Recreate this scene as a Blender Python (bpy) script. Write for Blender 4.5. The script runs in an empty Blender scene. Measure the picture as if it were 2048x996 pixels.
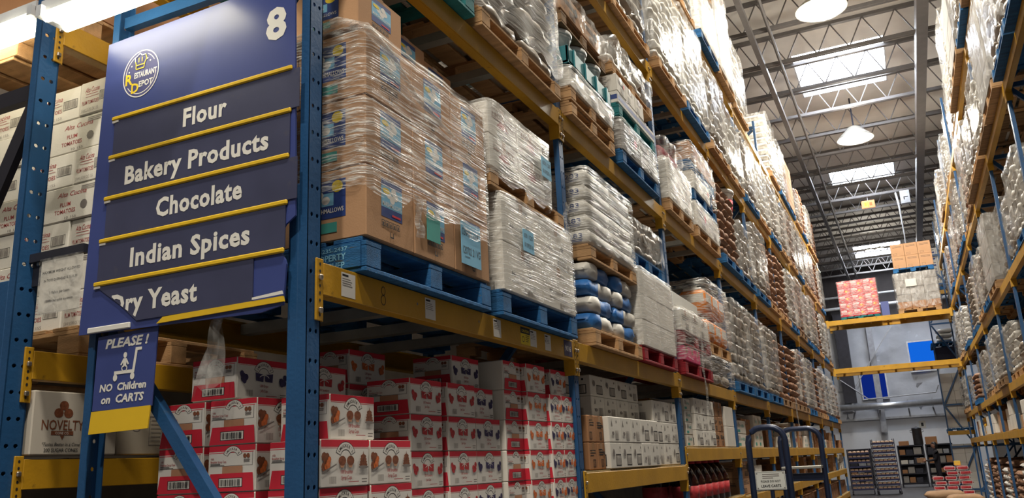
import bpy, bmesh, math, random
from mathutils import Vector, Matrix
random.seed(11)
D = bpy.data; S = bpy.context.scene; COL = S.collection
U = random.uniform
# ---------------------------------------------------------------- camera
CAMR = [[0.904618, 0.423518, -0.047951], [-0.148928, 0.208667, -0.966581], [-0.399358, 0.881528, 0.251837]]
cam = D.cameras.new('camera'); cam.sensor_width = 36; cam.lens = 1686.976 * 36 / 2048
cam.clip_start = 0.05; cam.clip_end = 200
co = D.objects.new('camera', cam); COL.objects.link(co)
m = Matrix(((CAMR[0][0], -CAMR[1][0], -CAMR[2][0]), (CAMR[0][1], -CAMR[1][1], -CAMR[2][1]), (CAMR[0][2], -CAMR[1][2], -CAMR[2][2])))
co.matrix_world = Matrix.Translation((1.7775, -2.2346, 1.5)) @ m.to_4x4()
S.camera = co
# ---------------------------------------------------------------- world, exposure
w = D.worlds.new('hall_light'); S.world = w; w.use_nodes = True
bg = w.node_tree.nodes['Background']; bg.inputs[0].default_value = (1.0, 0.97, 0.93, 1); bg.inputs[1].default_value = 0.12
vs = S.view_settings; vs.view_transform = 'Standard'; vs.look = 'None'; vs.gamma = 1; vs.exposure = 0.0; vs.use_curve_mapping = False
SKY_W = 30.0      # skylight pane emission
BAY_W = 400.0     # one high bay lamp, watts
TUBE_W = 17.0      # fluorescent tube emission
# ---------------------------------------------------------------- helpers
class MB:
    def __init__(s): s.v = []; s.f = []; s.m = []
    def add(s, vs, fs, mi=0, M=None):
        o = len(s.v)
        s.v += [tuple(M @ Vector(p)) for p in vs] if M else [tuple(p) for p in vs]
        for i, f in enumerate(fs):
            s.f.append(tuple(o + k for k in f)); s.m.append(mi[i] if isinstance(mi, list) else mi)
        return s
    def box(s, x0, y0, z0, x1, y1, z1, mi=0, M=None):
        v = [(x0,y0,z0),(x1,y0,z0),(x1,y1,z0),(x0,y1,z0),(x0,y0,z1),(x1,y0,z1),(x1,y1,z1),(x0,y1,z1)]
        return s.add(v, [(0,3,2,1),(4,5,6,7),(0,1,5,4),(1,2,6,5),(2,3,7,6),(3,0,4,7)], mi, M)
    def cbox(s, x0, y0, z0, x1, y1, z1, b=.004, mi=0, M=None):
        c = ((x0+x1)/2, (y0+y1)/2, (z0+z1)/2); h = (abs(x1-x0)/2, abs(y1-y0)/2, abs(z1-z0)/2); b = min(b, *[q*.9 for q in h])
        V = []; I = {}
        for sx in (-1,1):
            for sy in (-1,1):
                for sz in (-1,1):
                    for a in range(3):
                        q = [h[0]-b, h[1]-b, h[2]-b]; q[a] = h[a]
                        I[sx,sy,sz,a] = len(V); V.append((c[0]+sx*q[0], c[1]+sy*q[1], c[2]+sz*q[2]))
        F = []
        for a in range(3):
            o1, o2 = (a+1)%3, (a+2)%3
            for sg in (-1,1):
                q = []
                for t1, t2 in ((-1,-1),(1,-1),(1,1),(-1,1)):
                    k = [0,0,0]; k[a]=sg; k[o1]=t1; k[o2]=t2; q.append(I[k[0],k[1],k[2],a])
                F.append(tuple(q) if sg > 0 else tuple(reversed(q)))
            for t1 in (-1,1):
                for t2 in (-1,1):
                    k = [0,0,0]; k[o1]=t1; k[o2]=t2; k[a]=-1; k2 = list(k); k2[a]=1
                    q = (I[k[0],k[1],k[2],o1], I[k2[0],k2[1],k2[2],o1], I[k2[0],k2[1],k2[2],o2], I[k[0],k[1],k[2],o2])
                    F.append(q if t1*t2 < 0 else tuple(reversed(q)))
        for sx in (-1,1):
            for sy in (-1,1):
                for sz in (-1,1):
                    q = (I[sx,sy,sz,0], I[sx,sy,sz,1], I[sx,sy,sz,2]); F.append(q if sx*sy*sz > 0 else tuple(reversed(q)))
        return s.add(V, F, mi, M)
    def bar(s, p0, p1, w, h, mi=0, up=(0,0,1)):
        p0 = Vector(p0); p1 = Vector(p1); d = (p1-p0); L = d.length; d.normalize(); u = Vector(up)
        if abs(d.dot(u)) > .98: u = Vector((1,0,0))
        x = d.cross(u).normalized(); u = x.cross(d)
        M = Matrix.Translation(p0) @ Matrix((x, d, u)).transposed().to_4x4()
        return s.box(-w/2, 0, -h/2, w/2, L, h/2, mi, M)
    def tube(s, pts, r, n=8, mi=0):
        pts = [Vector(p) for p in pts]; rings = []
        for i, p in enumerate(pts):
            d = (pts[min(i+1,len(pts)-1)] - pts[max(i-1,0)]).normalized(); u = Vector((0,0,1)) if abs(d.z) < .9 else Vector((1,0,0))
            x = d.cross(u).normalized(); y = x.cross(d); rr = r[i] if isinstance(r, (list,tuple)) else r
            rings.append([p + x*math.cos(2*math.pi*k/n)*rr + y*math.sin(2*math.pi*k/n)*rr for k in range(n)])
        V = [q for R_ in rings for q in R_]; F = []
        for i in range(len(pts)-1):
            for k in range(n): F.append((i*n+k, i*n+(k+1)%n, (i+1)*n+(k+1)%n, (i+1)*n+k))
        F.append(tuple(range(n-1,-1,-1))); F.append(tuple((len(pts)-1)*n+k for k in range(n)))
        return s.add(V, F, mi)
    def lathe(s, prof, n=16, c=(0,0,0), mi=0):
        V = []; F = []
        for r, z in prof:
            for k in range(n): V.append((c[0]+r*math.cos(2*math.pi*k/n), c[1]+r*math.sin(2*math.pi*k/n), c[2]+z))
        for i in range(len(prof)-1):
            for k in range(n): F.append((i*n+k, i*n+(k+1)%n, (i+1)*n+(k+1)%n, (i+1)*n+k))
        F.append(tuple(range(n-1,-1,-1))); F.append(tuple((len(prof)-1)*n+k for k in range(n)))
        return s.add(V, F, mi)
    def prism(s, poly, t, M, mi=0):
        n = len(poly); V = [(p[0],p[1],0) for p in poly] + [(p[0],p[1],t) for p in poly]
        F = [tuple(range(n-1,-1,-1)), tuple(range(n,2*n))] + [(i,(i+1)%n,n+(i+1)%n,n+i) for i in range(n)]
        return s.add(V, F, mi, M)
    def mesh(s, name, mats, smooth=False, fix=True):
        me = D.meshes.new(name); me.from_pydata(s.v, [], s.f)
        for m_ in mats: me.materials.append(m_)
        me.polygons.foreach_set('material_index', s.m)
        if fix:
            b = bmesh.new(); b.from_mesh(me); bmesh.ops.recalc_face_normals(b, faces=b.faces); b.to_mesh(me); b.free()
        if smooth: me.polygons.foreach_set('use_smooth', [True]*len(me.polygons))
        me.update(); return me
    def build(s, name, mats, parent=None, smooth=False, fix=True):
        if not isinstance(mats, (list,tuple)): mats = [mats]
        return link(name, s.mesh(name, mats, smooth, fix), parent)
def link(name, me, parent=None, loc=None, rz=0):
    o = D.objects.new(name, me); COL.objects.link(o)
    if parent: o.parent = parent
    if loc: o.location = loc
    if rz: o.rotation_euler.z = rz
    return o
def tag(o, label, cat, group=None):
    o['label'] = label; o['category'] = cat; o['kind'] = 'thing'
    if group: o['group'] = group
    return o
def thing(name, label, cat, loc=(0,0,0), rz=0, group=None):
    return tag(link(name, None, None, loc, rz), label, cat, group)
def struct(o): o['kind'] = 'structure'; return o
def MBX(): return MB()
_tc = {}
def text_geo(t, size, bold=0, shear=0, align='CENTER', spacing=1.0):
    k = (t, size, bold, shear, align, spacing)
    if k not in _tc:
        c = D.curves.new('t', 'FONT'); c.body = t; c.size = size; c.align_x = align; c.offset = bold*size; c.shear = shear
        c.resolution_u = 2; c.space_character = spacing
        o = D.objects.new('t', c); me = D.meshes.new_from_object(o)
        _tc[k] = ([tuple(v.co) for v in me.vertices], [tuple(p.vertices) for p in me.polygons])
        D.objects.remove(o); D.curves.remove(c); D.meshes.remove(me)
    return _tc[k]
FACE = {'x+': lambda o: Matrix(((0,0,1,o[0]),(1,0,0,o[1]),(0,1,0,o[2]),(0,0,0,1))),
        'y-': lambda o: Matrix(((1,0,0,o[0]),(0,0,-1,o[1]),(0,1,0,o[2]),(0,0,0,1))),
        'x-': lambda o: Matrix(((0,0,-1,o[0]),(-1,0,0,o[1]),(0,1,0,o[2]),(0,0,0,1)))}
class PR(MB):
    """flat print lying on a face: u to the right, v up as the viewer sees it; later calls lie on top"""
    def on(s, face, origin): s.M = FACE[face](origin); s.n = 0.0006; return s
    def _put(s, pts, fs, mi): s.n += 0.00012; s.add([(p[0], p[1], s.n) for p in pts], fs, mi, s.M); return s
    def rect(s, u0, v0, u1, v1, mi): return s._put([(u0,v0),(u1,v0),(u1,v1),(u0,v1)], [(0,1,2,3)], mi)
    def poly(s, pts, mi): return s._put(pts, [tuple(range(len(pts)))], mi)
    def ell(s, u, v, a, b, mi, n=16, t0=0, t1=2*math.pi): return s.poly([(u+a*math.cos(t0+(t1-t0)*k/n), v+b*math.sin(t0+(t1-t0)*k/n)) for k in range(n)], mi)
    def ring(s, u, v, a, b, t, mi, n=24, t0=0, t1=2*math.pi):
        V = []; F = []
        for k in range(n+1):
            th = t0+(t1-t0)*k/n; V += [(u+a*math.cos(th), v+b*math.sin(th)), (u+(a-t)*math.cos(th), v+(b-t)*math.sin(th))]
        for k in range(n): F.append((2*k, 2*k+2, 2*k+3, 2*k+1))
        return s._put(V, F, mi)
    def frame(s, u0, v0, u1, v1, t, mi):
        s.rect(u0,v0,u1,v0+t,mi); s.rect(u0,v1-t,u1,v1,mi); s.rect(u0,v0,u0+t,v1,mi); return s.rect(u1-t,v0,u1,v1,mi)
    def text(s, t, u, v, size, mi, bold=.012, shear=0, align='CENTER', sx=1, rot=0, spacing=1.0, fit=None):
        V, F = text_geo(t, size, bold, shear, align, spacing); c, q = math.cos(rot), math.sin(rot)
        if fit: sx = fit/(max(p[0] for p in V)-min(p[0] for p in V))
        return s._put([(u+p[0]*sx*c-p[1]*q, v+p[0]*sx*q+p[1]*c) for p in V], F, mi)
    def arc(s, t, u, v, r, size, mi, span, bold=.015):
        n = len(t)
        for k, ch in enumerate(t):
            a = span/2 - span*k/(n-1); s.text(ch, u+r*math.sin(-a), v+r*math.cos(a), size, mi, bold, rot=a)
        return s
    def bars(s, u0, v0, u1, v1, mi, seed=1):
        q = random.Random(seed); u = u0
        while u < u1:
            wd = (u1-u0)*q.choice((.012,.012,.024,.036)); s.rect(u, v0, min(u+wd,u1), v1, mi); u += wd + (u1-u0)*q.choice((.012,.02,.03))
        return s
    def lines(s, u0, v0, u1, n, dv, mi, t=.003, seed=0):
        q = random.Random(seed)
        for k in range(n): s.rect(u0, v0-k*dv, u0+(u1-u0)*q.uniform(.6,1), v0-k*dv+t, mi)
        return s
# ---------------------------------------------------------------- materials
def srgb(r, g, b): return tuple((c/255/12.92 if c/255 <= .04045 else ((c/255+.055)/1.055)**2.4) for c in (r,g,b)) + (1,)
_mc = {}
def mat(name, rgb, rough=.6, metal=0, var=.15, scale=6, bump=0, bscale=40, jit=0, spec=.5, stretch=(1,1,1), dirt=None, coat=0):
    if name in _mc: return _mc[name]
    m = D.materials.new(name); m.use_nodes = True; nt = m.node_tree; N = nt.nodes; L = nt.links; b = N['Principled BSDF']
    b.inputs['Roughness'].default_value = rough; b.inputs['Metallic'].default_value = metal; b.inputs['Specular IOR Level'].default_value = spec
    b.inputs['Coat Weight'].default_value = coat
    tc = N.new('ShaderNodeTexCoord'); mp = N.new('ShaderNodeMapping'); mp.inputs['Scale'].default_value = stretch; L.new(tc.outputs['Object'], mp.inputs[0])
    no = N.new('ShaderNodeTexNoise'); no.inputs['Scale'].default_value = scale; no.inputs['Detail'].default_value = 5; L.new(mp.outputs[0], no.inputs['Vector'])
    r = N.new('ShaderNodeValToRGB'); c = srgb(*rgb); r.color_ramp.elements[0].position = .3; r.color_ramp.elements[1].position = .7
    r.color_ramp.elements[0].color = tuple(x*(1-var) for x in c[:3]) + (1,); r.color_ramp.elements[1].color = tuple(min(1,x*(1+var)) for x in c[:3]) + (1,)
    L.new(no.outputs['Fac'], r.inputs[0]); out = r.outputs[0]
    if dirt:
        n2 = N.new('ShaderNodeTexNoise'); n2.inputs['Scale'].default_value = scale*3.1; n2.inputs['Detail'].default_value = 8; L.new(mp.outputs[0], n2.inputs['Vector'])
        r2 = N.new('ShaderNodeValToRGB'); r2.color_ramp.elements[0].position = dirt[3]; r2.color_ramp.elements[1].position = dirt[3]+.06; L.new(n2.outputs['Fac'], r2.inputs[0])
        mx = N.new('ShaderNodeMix'); mx.data_type = 'RGBA'; L.new(r2.outputs[0], mx.inputs[0]); L.new(out, mx.inputs[6]); mx.inputs[7].default_value = srgb(*dirt[:3]); out = mx.outputs[2]
    if jit:
        oi = N.new('ShaderNodeObjectInfo'); hs = N.new('ShaderNodeHueSaturation'); mr = N.new('ShaderNodeMapRange')
        mr.inputs[3].default_value = 1-jit; mr.inputs[4].default_value = 1+jit; L.new(oi.outputs['Random'], mr.inputs[0]); L.new(mr.outputs[0], hs.inputs['Value']); L.new(out, hs.inputs['Color']); out = hs.outputs[0]
    L.new(out, b.inputs['Base Color'])
    if bump:
        n3 = N.new('ShaderNodeTexNoise'); n3.inputs['Scale'].default_value = bscale; n3.inputs['Detail'].default_value = 4; L.new(mp.outputs[0], n3.inputs['Vector'])
        bp = N.new('ShaderNodeBump'); bp.inputs['Strength'].default_value = bump; bp.inputs['Distance'].default_value = .02; L.new(n3.outputs['Fac'], bp.inputs['Height']); L.new(bp.outputs[0], b.inputs['Normal'])
    _mc[name] = m; return m
def emit(name, rgb, k):
    m = D.materials.new(name); m.use_nodes = True; nt = m.node_tree; nt.nodes.remove(nt.nodes['Principled BSDF'])
    e = nt.nodes.new('ShaderNodeEmission'); e.inputs[0].default_value = srgb(*rgb); e.inputs[1].default_value = k; nt.links.new(e.outputs[0], nt.nodes['Material Output'].inputs[0]); return m
def film(name, lo, hi, white=.35, stretch=(1.2,1.2,14), tilt=.35, rough=.16, scale=5, bump=.5, lo_=.38, hi_=.72):
    m = D.materials.new(name); m.use_nodes = True; nt = m.node_tree; N = nt.nodes; L = nt.links; b = N['Principled BSDF']
    b.inputs['Base Color'].default_value = (.72,.70,.66,1); b.inputs['Roughness'].default_value = rough; b.inputs['Specular IOR Level'].default_value = .9
    tc = N.new('ShaderNodeTexCoord'); mp = N.new('ShaderNodeMapping'); mp.inputs['Scale'].default_value = stretch; mp.inputs['Rotation'].default_value = (tilt,0,0); L.new(tc.outputs['Object'], mp.inputs[0])
    no = N.new('ShaderNodeTexNoise'); no.inputs['Scale'].default_value = scale; no.inputs['Detail'].default_value = 6; no.inputs['Distortion'].default_value = .4; L.new(mp.outputs[0], no.inputs['Vector'])
    mr = N.new('ShaderNodeMapRange'); mr.inputs[1].default_value = lo_; mr.inputs[2].default_value = hi_; mr.inputs[3].default_value = lo; mr.inputs[4].default_value = hi; L.new(no.outputs['Fac'], mr.inputs[0]); L.new(mr.outputs[0], b.inputs['Alpha'])
    n2 = N.new('ShaderNodeTexNoise'); n2.inputs['Scale'].default_value = 9; n2.inputs['Detail'].default_value = 3; L.new(tc.outputs['Object'], n2.inputs['Vector'])
    ad = N.new('ShaderNodeMath'); ad.operation = 'ADD'; L.new(no.outputs['Fac'], ad.inputs[0]); L.new(n2.outputs['Fac'], ad.inputs[1])
    bp = N.new('ShaderNodeBump'); bp.inputs['Strength'].default_value = bump; bp.inputs['Distance'].default_value = .03; L.new(ad.outputs[0], bp.inputs['Height']); L.new(bp.outputs[0], b.inputs['Normal'])
    m.use_backface_culling = False; return m
BLUE = mat('blue_rack_paint', (34,78,122), .42, 0, .18, 3, .08, 60, dirt=(62,78,92,.66))
BLUEC = mat('navy_cart_paint', (38,48,74), .35, .2)
YEL = mat('yellow_beam_paint', (184,136,26), .45, 0, .12, 4, .06, 60, dirt=(120,88,30,.68))
STEEL = mat('galvanised_bar', (170,168,160), .45, .6, .15, 8)
BOLT = mat('zinc_bolt', (176,164,150), .35, .9)
WOOD = mat('pallet_wood', (176,138,98), .85, 0, .28, 3, .3, 50, .1, .2, (1,6,6))
WOODD = mat('grey_pallet_wood', (140,112,84), .9, 0, .28, 3, .3, 50, .1, .2, (1,6,6))
PBLUE = mat('blue_pallet_paint', (36,92,140), .75, 0, .3, 4, .3, 50, .12, .3, (1,5,5), dirt=(78,84,86,.64))
PRED = mat('red_pallet_paint', (140,28,38), .7, 0, .25, 4, .3, 50, .1, .3, (1,5,5))
PTEAL = mat('teal_pallet_paint', (36,110,112), .75, 0, .25, 4, .3, 50, .1, .3, (1,5,5))
KRAFT = mat('kraft_cardboard', (178,138,104), .85, 0, .07, 3, .05, 120, .06, .2)
KRAFTD = mat('brown_cardboard', (160,116,82), .85, 0, .08, 3, .05, 120, .08, .2)
WHITEC = mat('white_cardboard', (214,208,198), .75, 0, .05, 3, .04, 100, .05, .25)
GREYC = mat('grey_carton', (140,134,128), .8, 0, .1, 3, 0, 0, .08)
TAPE = mat('packing_tape', (150,112,78), .3, 0, .1)
RED = mat('print_red', (200,34,54), .6, 0, .05)
BLACK = mat('print_black', (34,32,34), .6, 0, .05)
WHITE = mat('print_white', (218,212,204), .6, 0, .04)
BROWN = mat('print_brown', (124,70,44), .6, 0, .3, 90)
MAROON = mat('print_maroon', (160,44,48), .6, 0, .1)
PURPLE = mat('print_purple', (52,44,84), .6, 0, .3, 90)
ORANGE = mat('print_orange', (206,106,52), .6, 0, .3, 90)
GREY = mat('print_grey', (120,112,108), .6)
KPR = mat('print_kraft', (176,126,96), .8)
STRAW = mat('print_strawberry', (176,48,52), .6, 0, .4, 110)
NAVY = mat('print_navy', (34,58,120), .55, 0, .08)
LBLUE = mat('print_pale_blue', (120,178,208), .7, 0, .06)
TEAL = mat('print_teal', (60,150,140), .7)
GOLD = mat('print_gold', (226,196,44), .6)
PRINTS = [RED, BLACK, WHITE, BROWN, MAROON, PURPLE, ORANGE, GREY, KPR, STRAW, NAVY, LBLUE, TEAL, GOLD]
(rR, rK, rW, rB, rM, rP, rO, rG, rC, rS, rN, rL, rT, rY) = range(14)
SIGNB = mat('sign_blue', (62,74,134), .34, 0, .08, 3)
SIGND = mat('sign_panel_navy', (64,66,92), .38, 0, .12, 5, dirt=(72,72,92,.66))
SIGNY = mat('sign_yellow', (226,184,40), .4, 0, .06)
SIGNW = mat('sign_lettering', (228,224,216), .5, 0, .03)
FILM = film('stretch_film', .04, .68, stretch=(2.5,.8,24), tilt=.42, bump=.45, lo_=.45, hi_=.64)
FILMW = film('cloudy_stretch_film', .10, .6, rough=.2, stretch=(2.5,.9,20), tilt=.40, bump=.3)
FILMV = film('upright_film', .05, .5, stretch=(3,3,1.6), tilt=.25, bump=.3, rough=.2)
FILMC = film('clear_sleeve', .03, .28, stretch=(4,4,4), rough=.1, bump=.6)
SACKB = mat('brown_paper_sack', (146,110,86), .7, 0, .14, 4, .35, 14, .08, .3)
SACKW = mat('white_sack', (202,197,188), .5, 0, .08, 4, .3, 9, .06, .5)
SACKS = mat('silver_sack', (158,146,132), .36, .1, .14, 5, .4, 9, .14, .6)
SACKN = mat('blue_print_sack', (44,104,170), .5, 0, .12, 6, .3, 14)
PINK = mat('pink_carton', (206,60,110), .7)
ORNG = mat('orange_plastic', (226,132,36), .4, 0, .1)
TUB = mat('white_plastic', (220,220,214), .35, 0, .04)
TEALP = mat('teal_plastic', (30,112,120), .5, 0, .1)
DARKL = mat('cola_liquid', (40,18,14), .1, 0, .2)
GLASSP = mat('pale_plastic', (190,180,160), .2)

# ---------------------------------------------------------------- setting: floor, walls, ceiling
CONC = mat('polished_concrete', (84,82,84), .45, 0, .12, 1.5)
DECK = mat('roof_deck', (226,222,216), .7, 0, .06, 2)
WALLW = mat('white_wall_paint', (214,216,222), .6, 0, .03, 2)
INSUL = mat('silver_insulation_blanket', (176,180,190), .5, .1, .1, 1.2, 1.0, 1.6)
DARKM = mat('dark_corrugated_panel', (66,60,60), .7, 0, .15, 3)
TRUSS = mat('truss_steel', (108,104,102), .5, .3, .1)
PIPEW = mat('white_pipe', (206,208,212), .35)
PIPEG = mat('grey_pipe', (150,152,158), .4, .3)
DARKS = mat('dark_steel', (48,48,58), .5, .3)
struct(MB().box(-9,-8,-.1,12,46,0).build('floor', CONC))
DZ, YB = 10.15, 41.0
OPEN = [(16.2,18.75), (25.1,26.8), (36.6,39.1)]; OX = (.50, 2.46)
dk = MB(); dk.box(-9,-8,DZ,OX[0],46,DZ+.12); dk.box(OX[1],-8,DZ,12,46,DZ+.12); ya = -8
for a, b in OPEN: dk.box(OX[0],ya,DZ,OX[1],a,DZ+.12); ya = b
dk.box(OX[0],ya,DZ,OX[1],46,DZ+.12); struct(dk.build('ceiling', DECK))
struct(MB().box(-9,YB,0,12,YB+.2,2.92).build('wall_back', WALLW))
q = MB(); nx, nz = 60, 24
V = [(-9+21*i/nx, YB-.08-.05*math.sin(i*1.3+.4*math.sin(k))-.03*U(-1,1), 2.95+4.55*k/nz) for k in range(nz+1) for i in range(nx+1)]
q.add(V, [(k*(nx+1)+i, k*(nx+1)+i+1, (k+1)*(nx+1)+i+1, (k+1)*(nx+1)+i) for k in range(nz) for i in range(nx)])
q.box(-9,YB-.02,2.93,12,YB+.2,7.5); o = q.build('wall_back_insulation', INSUL, smooth=True); o['kind'] = 'structure'
q = MB(); q.box(-9,YB,7.5,12,YB+.2,DZ)
for i in range(70): q.box(-9+.3*i, YB-.05, 7.5, -9+.3*i+.13, YB, DZ)
struct(q.build('wall_back_upper', DARKM))
struct(MB().box(-9,YB-.14,2.88,12,YB-.0,2.98).build('trim_1', PIPEG))
for nm, x0, z0, x1, z1 in (('window_1',2.1,4.95,3.12,6.25), ('window_2',-.12,3.86,.92,5.12)):
    fr = MB()
    for a in ((x0-.06,z0-.06,x1+.06,z0), (x0-.06,z1,x1+.06,z1+.06), (x0-.06,z0,x0,z1), (x1,z0,x1+.06,z1)): fr.box(a[0],YB-.24,a[1],a[2],YB-.1,a[3])
    o = struct(fr.build(nm, PIPEW))
    MB().box(x0,YB-.19,z0,x1,YB-.17,z1).build('window_pane', emit('blue_film_daylight_'+nm[-1], (20,104,224) if nm[-1]=='1' else (22,52,160), .95 if nm[-1]=='1' else .5), o)
struct(MB().box(.42,YB-.5,2.3,.68,YB-.25,7.4).build('wall_column', mat('grey_column_paint', (156,158,166), .5)))
struct(MB().box(-.95,YB-.7,3.7,-.42,YB-.3,8.2).build('wall_column_dark', DARKS))
for i, (z, y, r) in enumerate(((8.62,YB-.85,.05),(8.08,YB-.85,.075))):
    tag(MB().tube([(-4,y,z),(7,y,z)], r, 10).build('sprinkler_pipe', PIPEW), ['thin white pipe running across the dark upper back wall','thicker white pipe below the thin one on the dark upper back wall'][i], 'pipe')
t = thing('air_duct', 'round silver air duct running along the top of the white back wall', 'duct', (0,YB-1.1,3.45))
MB().tube([(-1.6,0,0),(3.1,0,0)], .15, 16).build('duct_pipe', mat('duct_metal', (190,194,202), .3, .7, .1), t, True)
for x in (-.6,.5,1.7,2.7): MB().box(x-.03,-.17,-.18,x+.03,1.1,-.15).box(x-.03,.14,-.15,x+.03,.17,.2).build('hanger', PIPEG, t)
tag(MB().tube([(-1,YB-.78,4.75),(-.35,YB-.78,4.2),(.1,YB-.78,3.8),(2.9,YB-.78,3.9),(3.05,YB-.78,4.2)], .03, 8).build('conduit', PIPEG), 'bent grey conduit above the silver duct on the back wall', 'pipe')
tag(MB().bar((-.4,YB-.60,4.4),(1.7,YB-.60,7.3),.04,.04).build('wall_brace', PIPEG), 'thin diagonal brace crossing the silver insulation on the back wall', 'brace')
struct(MB().box(-3.3,-1.5,0,-3.2,YB,DZ).build('light_blocker_left', mat('light_blocker_brown', (96,86,76), .8)))  # added brown sheet, not a wall: blocks world light behind the left racks
struct(MB().box(4.75,4,0,4.85,YB,DZ).build('light_blocker_right', mat('light_blocker_brown', (96,86,76), .8)))  # same added sheet behind the right rack, keeps world light out
# roof joists
NJ = ['first','second','third','fourth','fifth','sixth','seventh','eighth','ninth','tenth','eleventh','twelfth','thirteenth','fourteenth','fifteenth','sixteenth','seventeenth','eighteenth','nineteenth','twentieth']
def ordn(i): return NJ[i] if i < len(NJ) else 'number %d' % (i+1)
b1 = MB(); b1.box(-6,-.05,9.46,8,-.012,9.5); b1.box(-6,.012,9.46,8,.05,9.5); b1.box(-6,-.05,9.5,8,-.042,9.53); b1.box(-6,.042,9.5,8,.05,9.53)
mb_ = b1.mesh('bottom_chord', [TRUSS]); mt_ = MB().box(-6,-.05,10.08,8,.05,10.15).mesh('top_chord', [TRUSS])
wb = MB(); n = int(14/.31)
for i in range(n): wb.bar((-6+.31*i,0,9.5 if i%2 else 10.1), (-6+.31*(i+1),0,10.1 if i%2 else 9.5), .022, .022)
mw_ = wb.mesh('web', [TRUSS])
for i in range(20):
    y = 18.25 + 1.62*(i-6)
    t = thing('roof_joist', '%s open web steel roof joist from the near end' % ordn(i), 'roof joist', (0,y,0), 0, 'open web roof joists')
    link('bottom_chord', mb_, t); link('top_chord', mt_, t); link('web', mw_, t)
for i, (x, z0, z1, wd) in enumerate(((.05,9.34,9.46,.1),(3.05,9.2,9.46,.2))):
    tag(MB().box(x-wd/2,6,z0,x+wd/2,YB,z1).build('roof_girder', TRUSS), ['slim roof girder above the face of the left rack','heavy roof girder above the face of the right rack'][i], 'girder')
for i, x in enumerate((.40,)): tag(MB().tube([(x,7,9.42),(x,YB,9.42)], .035, 8).build('ceiling_pipe', TRUSS), ['thin ceiling pipe nearer the left rack, running along the aisle','thin ceiling pipe nearer the skylights, running along the aisle'][i], 'pipe')
PANE = emit('skylight_pane', (236,244,255), SKY_W)
for i, (a, b) in enumerate(OPEN):
    t = thing('skylight', ['nearest and largest glowing skylight in the ceiling','second glowing skylight, above the hanging orange sign','farthest glowing skylight, near the back wall'][i], 'skylight', (1.48,(a+b)/2,DZ), 0, 'skylights over the aisle')
    hx, hy = (OX[1]-OX[0])/2, (b-a)/2; c = MB()
    for s_ in (-1,1): c.box(s_*hx-.03,-hy-.03,.003,s_*hx+.03,hy+.03,.5); c.box(-hx,s_*hy-.03,.003,hx,s_*hy+.03,.5)
    c.build('curb', PIPEW, t)
    d = MB(); d.cbox(-hx,-hy,.4,hx,hy,.46,.02); d.build('pane', PANE, t)
# high bay lamps
DISC = emit('high_bay_lens', (255,244,214), 22)
REFL = mat('lamp_reflector', (200,198,190), .3, .6)
LAMPS = [(1.397,12.28,9.05,'high bay lamp nearest the top edge above the aisle'), (1.53,19.4,9.05,'round high bay lamp between the two nearer skylights'),
         (1.24,32.83,9.09,'left lamp of the far twin lamps above the crossbeam'), (1.62,32.83,9.09,'right lamp of the far twin lamps above the crossbeam'),
         (1.5,5.5,9.3,None), (1.5,-2,9.3,None), (1.6,-6,8.9,None)]
mr_ = MB().lathe([(.05,.34),(.10,.30),(.14,.24),(.30,.02),(.31,0),(.29,0),(.12,.22),(.02,.23)], 24).mesh('reflector', [REFL], True)
md_ = MB().lathe([(.0,.03),(.27,.03),(.27,.015),(.0,.015)][1:3], 24).mesh('lens', [DISC])
mh_ = MB().tube([(0,0,.3),(0,0,1.12)], .015, 6).mesh('hanger', [DARKS])
for i, (x, y, z, lb) in enumerate(LAMPS):
    t = thing('high_bay_lamp', lb or 'round high bay lamp over the aisle behind the viewpoint', 'lamp', (x,y,z), 0, 'high bay lamps')
    link('reflector', mr_, t); link('lens', md_, t); link('hanger', mh_, t)
    li = D.lights.new('high_bay_light', 'AREA'); li.shape = 'DISK'; li.size = .5; li.energy = BAY_W; li.color = (1,.94,.82)
    lo = D.objects.new('high_bay_light', li); COL.objects.link(lo); lo.parent = t; lo.location = (0,0,-.02)
    up = D.lights.new('added_uplight', 'POINT'); up.energy = BAY_W*.36; up.shadow_soft_size = .2; up.color = (1,.94,.82)  # extra point light added under each reflector to brighten the ceiling
    lo = D.objects.new('added_uplight', up); COL.objects.link(lo); lo.parent = t; lo.location = (0,0,-.28)
    if i in (2,3): t.scale = (.55,.55,.335); up.energy *= .5; li.energy *= .3
    elif i < 2: t.scale = (1.45,1.45,1)
# fluorescent fixtures at the head of the racks
TUBE = emit('fluorescent_tube', (255,246,214), TUBE_W)
for i, (x0, x1, y, z) in enumerate(((-2.30,-1.52,.03,3.6),(-1.16,-.40,-.19,3.37))):
    t = thing('strip_light', ['fluorescent strip light left of the leftmost blue post','fluorescent strip light above the aisle sign'][i], 'strip light', ((x0+x1)/2,y,z))
    h = (x1-x0)/2; c = MB(); c.box(-h,-.05,0,h,.05,.05); c.box(-h,-.07,-.03,-h+.03,.07,.02); c.box(h-.03,-.07,-.03,h,.07,.02); c.build('housing', PIPEW, t)
    for s_ in (-1,1): MB().tube([(-h+.03,s_*.045,-.03),(h-.03,s_*.045,-.03)], .019, 8).build('tube', TUBE, t)
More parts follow.
